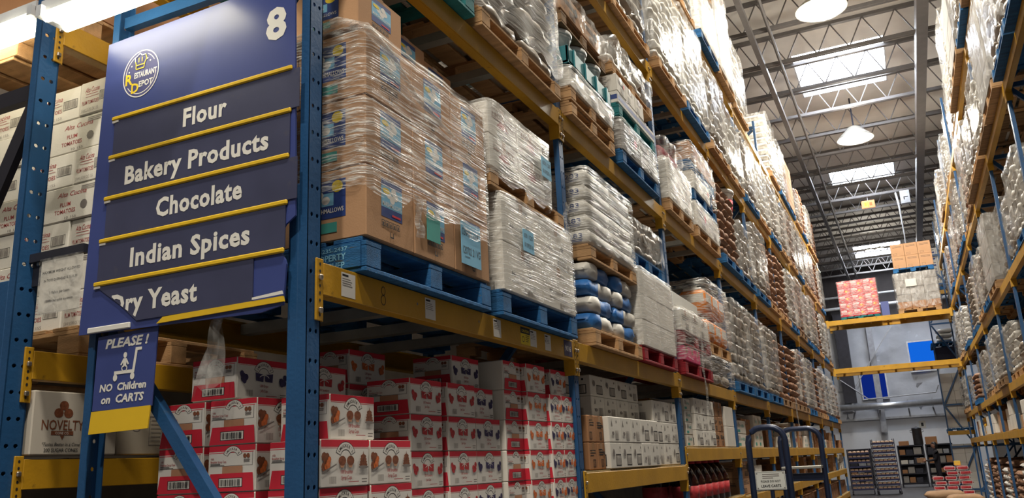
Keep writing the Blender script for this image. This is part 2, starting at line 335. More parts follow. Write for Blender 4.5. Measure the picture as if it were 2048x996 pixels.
# hanging bits under the ceiling
t = thing('hanging_sign', 'small orange sign hanging under the second skylight', 'sign', (1.52,26.35,9.2))
c = MB(); c.cbox(-.2,-.02,-.13,.2,.02,.13,.008); c.build('sign_board', mat('orange_sign', (240,150,96), .5), t)
p = PR(); p.on('y-', (0,-.02,0)); p.rect(-.11,-.06,-.04,.07,rY); p.rect(-.02,-.08,.015,.08,rY); p.rect(.04,-.05,.12,.06,rO); p.build('lettering', PRINTS, t, fix=False)
MB().tube([(0,0,.13),(0,0,.28)], .012, 6).build('hanger', PIPEW, t)
t = thing('electrical_box', 'white electrical box with a dark mark beside the second skylight', 'box', (2.62,26.35,9.255))
MB().cbox(-.14,-.08,-.22,.14,.08,.2,.01).build('box_body', PIPEW, t)
p = PR(); p.on('y-', (0,-.08,0)); p.rect(-.05,-.1,-.02,.0,rK); p.rect(-.05,-.03,.08,.0,rK); p.build('printed_mark', PRINTS, t, fix=False)
tag(MB().tube([(2.36,26.35,9.465),(2.4,26.2,9.0),(2.41,26.05,8.0),(2.38,26.0,7.05)], [.03,.03,.02,.02], 8).build('hanging_cable', PIPEW), 'white cable hanging from the second skylight', 'cable')
# ---------------------------------------------------------------- pallet racks
PT = 2.485; PW = .076; TOPL, TOPR = 7.4, 8.0
def post_mesh(h, holes=True):
    b = MB(); n = int(h/.1016); oc = [(.0078*math.cos(math.pi/8+k*math.pi/4), .0085*math.sin(math.pi/8+k*math.pi/4)) for k in range(8)]
    for i in range(n):
        for j in range(2):
            y0 = j*PW/2; y1 = y0+PW/2; z0 = i*.1016; z1 = z0+.1016; cy, cz = (.024,.054)[j], z0+.05
            out = [(y1,(cz+z1)/2+.005),(cy+.004,z1),(cy-.004,z1),(y0,(cz+z1)/2+.005),(y0,(cz+z0)/2-.005),(cy-.004,z0),(cy+.004,z0),(y1,(cz+z0)/2-.005)]
            cor = {0:(y1,z1),3:(y0,z1)}
            inn = [(cy+a, cz+c) for a, c in oc]
            for xx in (0,-.005):
                Vv = [(xx,)+p_ for p_ in out] + [(xx,)+p_ for p_ in inn] + [(xx,y1,z1),(xx,y0,z1),(xx,y0,z0),(xx,y1,z0)]
                F = [(k,(k+1)%8,8+(k+1)%8,8+k) for k in range(8)] + [(0,16,1),(2,17,3),(4,18,5),(6,19,7)]
                b.add(Vv, F if xx == 0 else [tuple(reversed(f)) for f in F])
            b.add([(0,)+p_ for p_ in inn] + [(-.005,)+p_ for p_ in inn], [(k,8+k,8+(k+1)%8,(k+1)%8) for k in range(8)])
    H = n*.1016
    b.box(-.036,0,0,0,.005,H); b.box(-.036,PW-.005,0,0,PW,H); b.box(-.005,0,H,0,PW,H+.004)
    return b.mesh('post', [BLUE], fix=False)
POSTM = {TOPL: post_mesh(TOPL), TOPR: post_mesh(TOPR)}
BASE = MB().cbox(-.1,-.03,0,.02,PW+.03,.012,.003).mesh('base_plate', [BLUE])
def frame_at(name, label, xf, sgn, y, h, depth=1.03, group=None, bottom=None, nb=None):
    t = thing(name, label, 'rack upright', (xf,y,0), 0, group)
    o = link('post', POSTM[h], t); o.scale = (sgn,1,1)
    o = link('post', POSTM[h], t, (-sgn*depth,0,0)); o.scale = (-sgn,1,1)
    for x in (0,-sgn*depth):
        o = link('base_plate', BASE, t, (x,0,.0)); o.scale = (sgn if x == 0 else -sgn,1,1)
    zs = [.3,1.5,2.7,3.9,5.1,6.3,7.2] if nb is None else [.2,.97,2.17,3.4,4.6,5.8,7.2]
    for k, z in enumerate(zs):
        MB().box(-sgn*.04,.02,z-.025,-sgn*(depth-.04),.056,z+.025).build('horizontal_brace', BLUE, t)
        if k < len(zs)-1:
            a, b_ = (-sgn*(depth-.05), -sgn*.05) if (k + (nb or 0)) % 2 else (-sgn*.05, -sgn*(depth-.05))
            MB().bar((a,.038,zs[k]+.04),(b_,.038,zs[k+1]-.04),.036,.045).build('diagonal_brace', BLUE, t)
    return t
CH = .113
def beam(name, label, xf, sgn, y0, y1, zt, rear=False, bolts=True, inner=True, group=None, m=None):
    """channel between two posts, y0..y1 clear of the posts, top at zt, face at xf on the sgn side"""
    m = m or YEL; t = thing(name, label, 'rack beam', (xf,y0,zt), 0, group); L = y1-y0; s = sgn
    c = MB(); g=.0015; c.cbox(s*.004,g,-CH,s*.012,L-g,0,.002); c.box(s*.004,g,-.008,-s*.045,L-g,0); c.box(s*.004,g,-CH,-s*.045,L-g,-CH+.008); c.build('beam_channel', m, t)
    for e in (0,1):
        yc = 0 if e == 0 else L; d = -1 if e == 0 else 1
        k = MB(); a, b_ = sorted((yc-d*.002, yc+d*.036)); k.cbox(s*.002,a,-.205,s*.011,b_,.012,.002)
        a, b_ = sorted((yc-d*.0015, yc-d*.0075)); k.box(-s*.055,a,-.205,s*.006,b_,.0)
        cn = k.build('connector', m, t)
        if bolts:
            for z in (-.055,-.17):
                MB().cbox(s*.010,yc+d*.018-.010,z-.010,s*.022,yc+d*.018+.010,z+.010,.004).build('bolt', BOLT, cn)
            hp = PR(); hp.on('x+' if s > 0 else 'x-', (s*.011,yc+d*.018,0))
            for q_ in range(8):
                z = -.008-q_*.0254
                if abs(z+.055) > .014 and abs(z+.17) > .014: hp.ell(0,z,.005,.006,rK,8)
            hp.build('bolt_hole', PRINTS, cn, fix=False)['kind'] = 'stuff'
    return t
LT = {1:2.222, 2:3.725, 3:5.16, 4:6.66}
TIER = {0:'low shelf', 1:'first tier', 2:'second tier', 3:'third tier', 4:'fourth tier'}
NB = ['first','second','third','fourth','fifth','sixth','seventh','eighth','ninth','tenth']
for k in range(10):
    frame_at('rack_upright', ['blue rack upright at the near end carrying the aisle sign','blue rack upright between first and second bays of left rack'][k] if k < 2 else 'blue rack upright after the %s bay of left rack' % NB[k-1], 0, 1, k*PT, TOPL, group='left rack uprights', nb=1 if k == 0 else None)
RX = 3.157; RY0 = 9.776 - 3*PT
RT = {1:2.36, 2:3.60, 3:5.13, 4:6.66}
for k in range(10):
    frame_at('rack_upright', 'blue rack upright, %s along the right rack from its near end' % NB[k], RX, -1, RY0+k*PT, TOPR, group='right rack uprights')
MB().cbox(-.0795,0,0,-.0365,.075,2.50,.003).build('post_reinforcement', BLUE, [o for o in D.objects if o.name == 'rack_upright'][0])
# beams of the left rack
for k in range(9):
    y0, y1 = k*PT+PW, (k+1)*PT
    for l in (1,2,3,4):
        if (l == 3 and k < 1) or (l == 4 and k < 2): continue
        t = beam('load_beam', 'yellow front beam, %s, %s bay of left rack' % (TIER[l], NB[k]), 0, 1, y0, y1, LT[l], bolts=k < 4, group='left rack front beams')
        if k == 0 and l == 1: BEAM8 = t
        if k < 5 or l < 3: beam('load_beam', 'yellow rear beam, %s, %s bay of left rack' % (TIER[l], NB[k]), -1.03, -1, y0, y1, LT[l], bolts=False, group='left rack rear beams')
        if k < 6:
            for j in range(3):
                yb = y0 + (.72,1.18,1.66)[j]
                tag(MB().box(-.985,yb-.03,LT[l]-.06,-.045,yb+.03,LT[l]-.012).build('support_bar', STEEL), 'grey %s cross bar under the %s, %s bay of left rack' % (['near','middle','far'][j], TIER[l], NB[k]), 'cross bar', 'left rack cross bars')
for k in range(1,9):
    y0, y1 = RY0+k*PT+PW, RY0+(k+1)*PT
    for l in (1,2,3,4):
        if k == 1 and l < 3: continue
        beam('load_beam', 'yellow front beam, %s, bay after %s upright of right rack' % (TIER[l], NB[k]), RX, -1, y0, y1, RT[l], bolts=False, group='right rack front beams')
        if l < 4: beam('load_beam', 'yellow rear beam, %s, bay after %s upright of right rack' % (TIER[l], NB[k]), RX+1.03, 1, y0, y1, RT[l], bolts=False, group='right rack rear beams')
# what is stuck on the first beam
def tagp(u, w_, h_, name, fn):
    p = PR(); p.on('x+', (.012,u,-CH/2)); fn(p, w_, h_); p.build(name, PRINTS, BEAM8, fix=False)
def paper(p, w_, h_): p.rect(-w_/2,-h_/2,w_/2,h_/2,rW); p.rect(-w_/2+.006,h_/2-.014,0,h_/2-.006,rK); p.lines(-w_/2+.006,h_/2-.024,w_/2-.008,4,.008,rG,.0025,3)
for u in (.20,.78,1.42,1.86,2.06): tagp(u-PW+.02, .085, .088, 'paper_tag', paper)
tagp(.37, .05, .07, 'handwritten_number', lambda p,a,b: (p.ring(0,.018,.014,.018,.003,rK), p.ring(0,-.018,.017,.02,.003,rK)))
tagp(1.70, .09, .09, 'caution_sticker', lambda p,a,b: (p.rect(-.06,-.045,.06,.045,rY), p.rect(-.06,.012,.06,.045,rK), p.text('CAUTION',0,.02,.02,rY), p.ring(-.03,-.018,.016,.016,.004,rK), p.lines(0,.002,.05,4,.01,rK,.003)))
tagp(2.31, .1, .08, 'number_plate', lambda p,a,b: (p.rect(-.065,-.046,.065,.046,rP), p.text('9016',0,-.016,.045,rW)))
p = PR(); p.on('x+', (.0121,.62,-.05))
for u in (0,.55,1.35,1.6): p.ell(u,0,.006,.006,rG,10)
o = p.build('rivet', PRINTS, BEAM8, fix=False); o['kind'] = 'stuff'
# rear rack row seen behind the sign
BX = -1.35
t = thing('rack_upright', 'blue upright of the back row, leftmost in view with bright hole pairs', 'rack upright', (BX,-.1,0))
o = link('post', POSTM[TOPL], t); o.scale = (1,1.28,1)
MB().cbox(-.11,.0,0,-.037,.098,2.32,.003).build('post_reinforcement', BLUE, t)
o = link('post', POSTM[TOPL], t, (-1.03,0,0)); o.scale = (-1,1.28,1)
MB().box(-.04,.03,3.12,-1.0,.07,3.19).build('horizontal_brace', DARKS, t)
MB().bar((-.05,.05,3.12),(-.62,.05,2.0),.03,.07).build('diagonal_brace', DARKS, t)
for i, zt in enumerate((2.045,1.625)):
    beam('load_beam', ['yellow back row beam under the tomato cartons','yellow back row beam under the sugar cone carton'][i], BX, 1, 0, 2.4, zt)
beam('load_beam', 'yellow back row beam at lamp height beside the strip light', BX, 1, 0, 2.4, 3.50)
t = thing('row_spacer', 'dark steel spacer bar joining the back row post to the front row', 'rack part', (BX,-.02,2.40))
MB().box(.0,-.01,-.1,.12,.0,.03).build('bracket', DARKS, t); MB().box(.0,-.03,-.005,.31,0,.03).build('bar', DARKS, t)
MB().cbox(.03,-.02,-.02,.05,-.008,0,.003).build('bolt', BOLT, t)
# shelves under the first tier
WIRE = mat('wire_shelf', (190,176,140), .4, .6)
def wire_deck(label, x0, x1, y0, y1, z):
    y0 += .006; y1 -= .006
    t = thing('wire_deck', label, 'wire shelf', (0,y0,z))
    a = MB(); n = int((y1-y0)/.05)
    for i in range(n+1): a.box(x0,i*(y1-y0)/n-.0025,-.004,x1,i*(y1-y0)/n+.0025,.001)
    a.build('cross_wire', WIRE, t)['kind'] = 'stuff'
    a = MB()
    for i in range(8): a.box(x0+(x1-x0)*i/7-.0025,0,-.009,x0+(x1-x0)*i/7+.0025,y1-y0,-.004)
    a.build('long_wire', WIRE, t)['kind'] = 'stuff'
    return t
SHELF = {1:[1.455], 2:[1.60,1.10], 3:[1.60,1.08,.5], 4:[1.60,1.08,.5], 5:[1.60,1.08,.5], 6:[1.60,1.08,.5], 7:[1.60,1.08,.5], 8:[1.60,1.08,.5]}
for k in range(0,9):
    y0, y1 = k*PT+PW, (k+1)*PT
    for j, z in enumerate(SHELF.get(k,[.86])):
        lv = ['upper','middle','bottom'][j]
        beam('shelf_beam', 'yellow %s shelf beam below the first tier, %s bay of left rack' % (lv, NB[k]), 0, 1, y0, y1, z, bolts=k < 3, group='left rack shelf beams')
        beam('shelf_beam', 'rear %s shelf beam below the first tier, %s bay of left rack' % (lv, NB[k]), -1.03, -1, y0, y1, z, bolts=False, group='left rack shelf beams')
        wire_deck('%s wire shelf deck, %s bay of left rack' % (lv, NB[k]), -.98, .0, y0, y1, z+.01)
for k in range(2,9):
    y0, y1 = RY0+k*PT+PW, RY0+(k+1)*PT
    beam('shelf_beam', 'yellow shelf beam, bay after %s upright of right rack' % NB[k], RX, -1, y0, y1, 1.70, bolts=False, group='right rack shelf beams')
    tag(MB().box(RX+.03,y0+.006,1.7015,RX+1.0,y1-.006,1.716).build('shelf_board', WOODD), 'wooden shelf board, bay after %s upright of right rack' % NB[k], 'shelf board', 'right rack shelf boards')
# beams over the tunnel at the far end
for (z, nm) in ((5.0,'upper'),(3.69,'lower')):
    for (y, fr) in ((22.345,'front'),(23.4,'rear')):
        t = thing('cross_beam', '%s yellow %s beam spanning the aisle at the far end' % (nm, fr), 'rack beam', (0,y,z))
        s = -1 if fr == 'front' else 1
        c = MB(); c.cbox(.03,s*.0,-.13,RX-.03,s*.012,0,.003); c.box(.03,0,-.01,RX-.03,-s*.05,0); c.box(.03,0,-.13,RX-.03,-s*.05,-.12); c.build('beam_channel', YEL, t)
        for x in (.052,RX-.052): MB().cbox(x-.032,s*.004,-.2,x+.032,s*.016,.02,.002).build('connector', YEL, t)
for j in range(7):
    x = .25+j*.44
    for z in (5.0,3.69): tag(MB().box(x-.025,22.45,z-.05,x+.025,23.35,z-.01).build('support_bar', YEL), 'cross bar %s in from the left rack under the %s tunnel level' % (NB[j], 'upper' if z > 4 else 'lower'), 'cross bar', 'tunnel cross bars')

# ---------------------------------------------------------------- aisle sign on the rack end
SY = -.035
SG = thing('aisle_sign', 'large blue aisle sign with number 8 and five product name panels', 'sign', (0,SY,0))
MY = Matrix(((1,0,0,0),(0,0,-1,0),(0,1,0,0),(0,0,0,1)))
out = [(-1.0,3.275),(-.04,3.30),(-.02,2.37),(-.06,2.345),(-.085,2.31),(-.09,2.27),(-.06,2.22),(-.055,2.205),(-.065,2.066),(-.16,2.05),(-1.04,2.068),(-1.03,2.3)]
MB().prism(out, .008, Matrix.Translation((0,.004,0)) @ MY).build('backing_board', SIGNB, SG)
p = PR(); p.on('y-', (0,-.0045,0)); V, F = text_geo('8', .185, .02); p.text('8', -.122, 3.066, .172, 0, .04, fit=.095)
p.build('number', SIGNW, SG, fix=False)
LW = mat('logo_white', (230,228,230), .5); LY = mat('logo_yellow', (236,206,40), .5); LP = mat('logo_purple', (70,72,128), .5)
p = PR(); p.on('y-', (-.803,-.0045,3.097)); a, b = .098, .102
p.ell(0,0,a,b,2,40); p.ring(0,0,a,b,.0045,0,48); p.ring(0,0,a-.014,b-.014,.0035,0,30,.55,1.15); p.ring(0,0,a-.014,b-.014,.0035,0,30,1.95,3.05); p.ring(0,0,a-.014,b-.014,.0035,0,40,3.75,6.2)
p.text('R',-.066,-.036,.064,1,.03); p.text('ESTAURANT',.026,-.016,.034,0,.03,fit=.122); p.text('D',-.028,-.078,.058,1,.03); p.text('EPOT',.030,-.058,.034,0,.03,fit=.075)
for s_ in ((-.052,.042),(-.064,.018),(.034,.058),(.05,.045)): p.ell(s_[0],s_[1],.004,.004,0,8)
hat = [(-.026,.022),(.016,.022),(.02,.046),(.03,.06),(.022,.08),(.004,.078),(-.008,.09),(-.022,.08),(-.034,.074),(-.032,.056),(-.026,.044)]
for i in range(len(hat)):
    a_, b_ = Vector(hat[i]), Vector(hat[(i+1)%len(hat)]); d = (b_-a_).normalized(); nn = Vector((-d.y,d.x))*.0022
    p.poly([tuple(a_-nn),tuple(b_-nn),tuple(b_+nn),tuple(a_+nn)], 0 if a_.y > .07 else 1)
p.rect(-.026,.036,.018,.040,1); p.rect(-.014,.05,-.010,.07,1); p.rect(.004,.05,.008,.07,1)
p.build('logo', [LW,LY,LP], SG, fix=False)
PAN = [('Flour',-.925,-.008,2.768,2.918,-.452,2.812,.112), ('Bakery Products',-.935,-.046,2.600,2.750,-.493,2.636,.112), ('Chocolate',-.935,-.012,2.430,2.582,-.462,2.474,.112),
       ('Indian Spices',-.955,-.058,2.262,2.412,-.500,2.300,.112), ('Dry Yeast',-.965,-.193,2.090,2.245,-.660,2.128,.112)]
STR = [(-.938,-.040,2.926),(-.942,-.042,2.762),(-.950,-.047,2.592),(-.958,-.050,2.422),(-.970,-.060,2.253)]
for i, (tx, x0, x1, z0, z1, tcx, tz, sz) in enumerate(PAN):
    pg = [(x0,z0),(x1,z0),(x1,z1),(x0,z1)]
    if i == 4: pg = [(-.735,z0),(x1,z0),(x1,z1),(-.958,z1),(-.823,2.158)]
    pn = MB().prism(pg, .004, Matrix.Translation((0,-.0055-.0012*(i%2),0)) @ MY).build('name_panel', SIGND, SG)
    p = PR(); p.on('y-', (0,-.0098-.0012*(i%2),0)); p.text(tx, tcx, tz, .1, 0, .034, .0, fit=(.215,.705,.415,.575,.425)[i], spacing=1.08)
    me = p.mesh('lettering', [SIGNW], fix=False)
    if i == 4:
        bm = bmesh.new(); bm.from_mesh(me)
        for (ax, az, bx, bz) in ((-.958,2.245,-.823,2.158),(-.823,2.158,-.735,2.09)):
            nrm = Vector((bz-az,0,-(bx-ax))); bmesh.ops.bisect_plane(bm, geom=bm.verts[:]+bm.edges[:]+bm.faces[:], plane_co=(ax,0,az), plane_no=nrm, clear_outer=nrm.x < 0, clear_inner=nrm.x > 0)
        bm.to_mesh(me); bm.free()
    link('lettering', me, pn)
for x0, x1, z in STR:
    s_ = MB().cbox(x0,-.016,z-.009,x1,-.004,z+.009,.004).build('trim_strip', SIGNY, SG)
    MB().box(x0+.002,-.012,z-.017,x0+.035,-.006,z-.009).build('strip_clip', SIGNW, s_)
MB().cbox(-.985,-.014,2.066,-.765,-.004,2.088,.003).build('bare_strip', SIGNW, SG)['label'] = 'bare white trim strip at lower left'
MB().prism([(-.63,2.066),(-.60,2.087),(-.06,2.094),(-.055,2.075)], .008, Matrix.Translation((0,-.005,0)) @ MY).build('trim_strip', SIGNY, SG)
p = PR(); p.on('y-', (0,-.014,0)); p.poly([(-.19,2.096),(-.19,2.104),(-.06,2.112),(-.055,2.10)],0); p.build('strip_clip', SIGNW, SG, fix=False)
# children sign
NC = thing('warning_sign', 'blue please no children on carts sign hanging below the aisle sign', 'sign', (0,-.02,0))
MB().prism([(-.955,1.778),(-.655,1.778),(-.645,2.062),(-.95,2.052)], .004, MY).build('sign_board', SIGNB, NC)
MB().prism([(-.965,1.695),(-.668,1.700),(-.660,1.780),(-.957,1.776)], .005, MY).build('yellow_band', SIGNY, NC)
p = PR(); p.on('y-', (-.8,-.0045,1.92)); p.text('PLEASE !',0.0,.085,.047,0,.035,.2,fit=.22); p.text('NO  Children',-.005,-.074,.037,0,.035,.1,fit=.235); p.text('on  CARTS',-.005,-.118,.040,0,.035,.15,fit=.215)
p.rect(-.052,-.016,.05,-.004,0); p.poly([(.038,-.016),(.05,-.016),(.062,.072),(.05,.072)],0); p.rect(.05,.064,.082,.075,0); p.ell(-.045,-.028,.011,.013,0); p.ell(.042,-.028,.011,.013,0)
p.ell(0,.052,.009,.011,0); p.poly([(-.008,.04),(.008,.04),(.022,.018),(.016,.015),(.008,.026),(.008,.012),(-.008,.012),(-.008,.026),(-.016,.015),(-.022,.018)],0)
p.ring(-.007,.004,.008,.010,.0045,0,12,.8,4.6); p.ring(.007,.004,.008,.010,.0045,0,12,-1.4,2.4)
p.build('lettering', SIGNW, NC, fix=False)
for x in (-.93,-.68): MB().box(x-.003,-.002,2.04,x+.003,.02,2.08).build('hanger', DARKS, NC)
# loose film hanging under the sign
q = MB(); n = 10
for k in range(n+1):
    f = k/n; wd = .012+.085*f; z = 2.075-.27*f
    for j in range(7):
        u = j/6-.5; q.v.append((-.385+u*wd*1.2-.03*f+.008*math.sin(j*2+f*4), .0+.02*math.sin(j*2.1+f*3)-.01*f, z+(.05*abs(u)*2 if k == n else 0)*(1 if j%2 else -.6)))
for k in range(n):
    for j in range(6): q.f.append((k*7+j,k*7+j+1,(k+1)*7+j+1,(k+1)*7+j)); q.m.append(0)
tag(q.build('film_scrap', FILMV, smooth=True), 'loose scrap of clear film hanging below the aisle sign', 'plastic film')
# paper notice in a plastic sleeve on the row spacer
t = thing('notice_sheet', 'white maximum weight notice sheet hanging from the row spacer', 'notice', (-1.16,-.045,2.28))
MB().cbox(-.118,-.001,-.105,.118,.001,.11,.0008).build('sheet', WHITEC, t)
p = PR(); p.on('y-', (0,-.001,0)); p.text('MAXIMUM WEIGHT ALLOWED',0,.055,.0155,rK,.01); p.text('IN TOTE OVERHEAD IS 7500LBS',0,.022,.0135,rK,.01); p.text('3 Pallets per beam',0,-.03,.0155,rK,.01); p.text('1500lbs per pallet maximum',0,-.062,.014,rK,.01)
p.build('lettering', PRINTS, t, fix=False)
MB().box(-.122,-.006,-.11,.122,-.004,.118).build('plastic_sleeve', FILMC, t)
# ---------------------------------------------------------------- cartons
_cm = {}
def carton_mesh(sx, sy, sz, m, tape=True, seed=0):
    """corner at origin: x depth, y width, z height; front corner toward x=0"""
    k = (round(sx,3), round(sy,3), round(sz,3), m.name, tape)
    if k not in _cm:
        b = MB(); b.cbox(-sx,0,0,0,sy,sz,.0045)
        if tape: b.box(-sx,sy/2-.022,sz-.0002,0,sy/2+.022,sz+.0006,1); b.box(-.0002,sy/2-.022,sz-.06,.0006,sy/2+.022,sz,1)
        _cm[k] = b.mesh('carton', [m, TAPE])
    return _cm[k]
_pm = {}
def printed(key, fn):
    if key not in _pm: p = PR(); fn(p); _pm[key] = p.mesh('printed_panel', PRINTS, fix=False) if p.v else None
    return _pm[key]
def put_carton(name, label, cat, sx, sy, sz, m, loc, rz=0, pkey=None, pfn=None, group=None, tape=True):
    o = link(name, carton_mesh(sx, sy, sz, m, tape), None, loc, rz); tag(o, label, cat, group)
    if pfn:
        pm = printed((pkey, round(sx,3), round(sy,3), round(sz,3)), pfn)
        if pm: link('printed_panel', pm, o)
    return o
# syrup and jam cartons ------------------------------------------------
def badge(p, u, v, r):
    """white arched badge, black outline and lettering; v is its top, r its outer radius"""
    c = v-r
    p.ring(u, c, r*1.05, r*1.0, r*.50, rK, 20, .36, math.pi-.36); p.ring(u, c, r*1.01, r*.96, r*.42, rW, 20, .40, math.pi-.40)
    p.arc("SMUCKER'S", u, c-r*.02, r*.70, r*.255, rK, 1.95, .012)
def berries(p, u, v, r, mi, seed=0):
    q = random.Random(seed)
    for _ in range(7): p.ell(u+q.uniform(-.6,.6)*r, v+q.uniform(-.8,.8)*r, r*.55, r*.6, mi, 8)
def side_print(kind, sy, sz):
    def fn(p):
        p.on('x+', (0,0,0)); W, H = sy, sz; p.rect(.003,.003,W-.003,H-.003,rW); p.rect(.002,H*.84,W-.002,H-.001,rR); p.rect(.004,H*.815,W-.004,H*.825,rR)
        badge(p, W*.5, H*.955, H*.36)
        if kind == 'syrup':
            berries(p,W*.10,H*.55,H*.16,rB,1); berries(p,W*.13,H*.5,H*.11,rO,2); p.poly([(.004,H*.27),(W*.3,H*.46),(W*.3,H*.49),(.004,H*.32)],rG)
            for d in (-1,1): p.poly([(W*(.5+d*.085)-W*.05,H*.48),(W*(.5+d*.085)+W*.05,H*.48),(W*(.5+d*.085)+W*.03,H*.40),(W*(.5+d*.085)-W*.03,H*.40)],rC); p.ell(W*(.5+d*.085),H*.545,W*.078,H*.105,rB,14)
            for j in range(4): p.ell(W*.86,H*(.45+.06*j),W*(.09-.01*j),H*.05,rB,12)
            p.poly([(W*.86-.004,H*.66),(W*.86+.004,H*.66),(W*.86,H*.76)],rB); p.ell(W*.86,H*.40,W*.11,H*.035,rG,12)
            p.text('100 Breakfast',W*.5,H*.27,H*.115,rM,.012,sx=.72); p.text('Syrup Cups',W*.5,H*.15,H*.115,rM,.012,sx=.72)
        else:
            mi, l1, l2 = {'straw':(rS,'200 Strawberry','Jam Cups'), 'grape':(rP,'200 Grape','Jelly Cups'), 'apri':(rO,'200 Apricot','Jam Cups'), 'mixed':(rO,'200 Assorted','Jam & Jelly Cups')}[kind]
            m2 = rP if kind == 'mixed' else mi
            berries(p,W*.12,H*.53,H*.13,m2,3); berries(p,W*.88,H*.52,H*.14,mi,4)
            p.poly([(W*.33,H*.66),(W*.49,H*.62),(W*.48,H*.44),(W*.34,H*.46)],m2); p.poly([(W*.51,H*.62),(W*.67,H*.66),(W*.66,H*.44),(W*.52,H*.46)],mi)
            p.ring(W*.5,H*.52,W*.10,H*.1,.003,rW,12,.3,2.8)
            p.text(l1,W*.5,H*.31,H*.095,rM,.01,sx=.7); p.text(l2,W*.5,H*.19,H*.095,rM,.01,sx=.7)
        p.bars(W*.15,H*.07,W*.27,H*.22,rG,5); p.rect(W*.52,H*.09,W*.74,H*.105,rM); p.lines(W*.8,H*.13,W*.97,2,H*.06,rG,.004,4)
    return fn
def end_print(p, sx, sz, what, face='y-'):
    W, H = sx, sz
    p.on(face, (-W,0,0) if face == 'y-' else (0,0,0))
    p.rect(.003,.003,W-.003,H-.003,rW); p.rect(.003,H*.87,W-.003,H-.001,rR); p.rect(.004,H*.835,W-.01,H*.85,rR)
    p.rect(.008,H*.555,W*.93,H*.562,rK); p.rect(W*.93,H*.555,W*.937,H*.83,rK)
    badge(p, W*.52, H*.985, H*.27); p.text('100' if what[0] == 'B' else '200',W*.06,H*.70,H*.06,rM,.008,align='LEFT'); p.text(what,W*.06,H*.63,H*.07,rM,.008,align='LEFT',sx=.75)
    p.lines(W*.06,H*.60,W*.36,2,H*.03,rK,.002,8); p.ell(W*.78,H*.76,W*.035,H*.05,rB,10); p.ell(W*.85,H*.76,W*.035,H*.05,rB,10); p.lines(W*.76,H*.67,W*.92,2,H*.035,rG,.003,9)
    p.rect(W*.32,H*.38,W*.74,H*.55,rC)
    p.poly([(.004,.003),(W-.004,.003),(W*.955,H*.40),(W*.07,H*.40)],rR); p.rect(W*.25,H*.10,W*.75,H*.30,rK); p.rect(W*.265,H*.115,W*.735,H*.285,rW); p.bars(W*.28,H*.13,W*.72,H*.27,rK,6)
WHAT = {'syrup':'Breakfast Syrup Cups','straw':'Strawberry Jam Cups','grape':'Grape Jelly Cups','apri':'Apricot Jam Cups','mixed':'Assorted Jam Cups'}
PIC = {'syrup':'syrup carton with pancake picture','straw':'jam carton with strawberry picture','grape':'jelly carton with grape picture','apri':'jam carton with orange fruit picture','mixed':'jam carton with purple and orange fruit picture'}
def jam(kind, label, x, y, z, sy=.27, sz=.15, sx=.215, rz=0, endfront=False):
    if endfront:
        return put_carton('jam_carton', label, 'carton', .27, .21, sz, WHITEC, (x,y,z), rz, ('endf',kind), lambda p: end_print(p,.21,sz,WHAT[kind],'x+'), 'red and white breakfast cartons', False)
    def fn(p): side_print(kind,sy,sz)(p); end_print(p,sx,sz,WHAT[kind])
    o = put_carton('syrup_carton' if kind == 'syrup' else 'jam_carton', label, 'carton', sx, sy, sz, WHITEC, (x,y,z), rz, kind, fn, 'red and white breakfast cartons', False)
    return o
ROWN = ['bottom visible','second','third','fourth','top']
def lay(n, i): return 'bottom' if i == 0 else 'top' if i == n-1 else ['','second','third','fourth','fifth','sixth','seventh','eighth','ninth'][i]+' from bottom'
# columns: (kind, x front, y0, width, z of first, height, count, place)
ZB = .99
BF = .1595
for (x, y, n, pl) in ((-.025,.118,4,'first column right of the near post'),(-.025,.412,4,'second column right of the near post')):
    for i in range(n): jam('syrup', 'white and red syrup carton, %s, %s' % (lay(n,i), pl), x-U(0,.006), y, ZB+i*BF, .28, BF-.001)
jam('syrup','syrup carton set back on top, just right of the near post', -.05, .20, ZB+4*BF, .27, BF-.002)
for i in range(5): jam('syrup','syrup carton showing red end flap, %s, right side of the cross brace' % lay(5,i), -.285, .10 if i < 4 else .10, ZB+i*BF, .28, BF-.001)
for i in range(5): jam('syrup','syrup carton showing red end flap, %s, left behind the cross brace' % lay(5,i), -.525, .10, ZB+i*BF, .28, BF-.001)
jam('straw','jam carton lying dark at the back right of the near post, upper', -.36, .42, ZB+5*BF+.004, .3, .15)
jam('grape','jam carton lying dark at the back left of the near post', -.40, .12, ZB+5*BF+.004, .28, .15)
for i in range(5): jam('grape','jam carton in the shaded back column, %s, behind syrup cartons' % lay(5,i), -.36, .42, ZB+i*BF, .28, BF-.002)
JH = .1505; JZ = 1.74-5*JH
def skew(x, y): return x
for i in range(6): jam('straw','jam carton with strawberry picture, %s, first strawberry column' % lay(6,i), -.095, .80, JZ+i*JH, .262, JH-.001)
for i in range(6): jam('straw','jam carton with strawberry picture, %s, second strawberry column' % lay(6,i), -.085, 1.10, JZ+i*JH, .262, JH-.001)
for i in range(6): jam('grape','jelly carton with grape picture, %s, column beside the second strawberry column' % lay(6,i), -.088 if i < 5 else -.12, 1.366, JZ+i*JH, .262, JH-.001)
jam('grape','topmost jelly carton with grape picture, set back under the beam', -.17, 1.30, JZ+6*JH, .28, JH-.001)
for i in range(7): jam('grape','jam carton turned red end outward, %s, middle of the breakfast stack' % lay(7,i), -.07, 1.655, JZ+i*JH, .21, JH-.001, endfront=True)
for i in range(7): jam('apri','jam carton with orange fruit picture, %s, single orange column' % lay(7,i), -.04, 1.88, JZ+i*JH, .25, JH-.001)
for i in range(6): jam('mixed','jam carton with mixed fruit picture, %s, column beside the orange column' % lay(6,i), .0, 2.075+.05, JZ+i*JH, .165, JH-.001) if False else None
for i in range(6): jam('mixed','jam carton with mixed fruit picture, %s, left mixed column' % lay(6,i), -.02, 2.14, JZ+i*JH, .165, JH-.001)
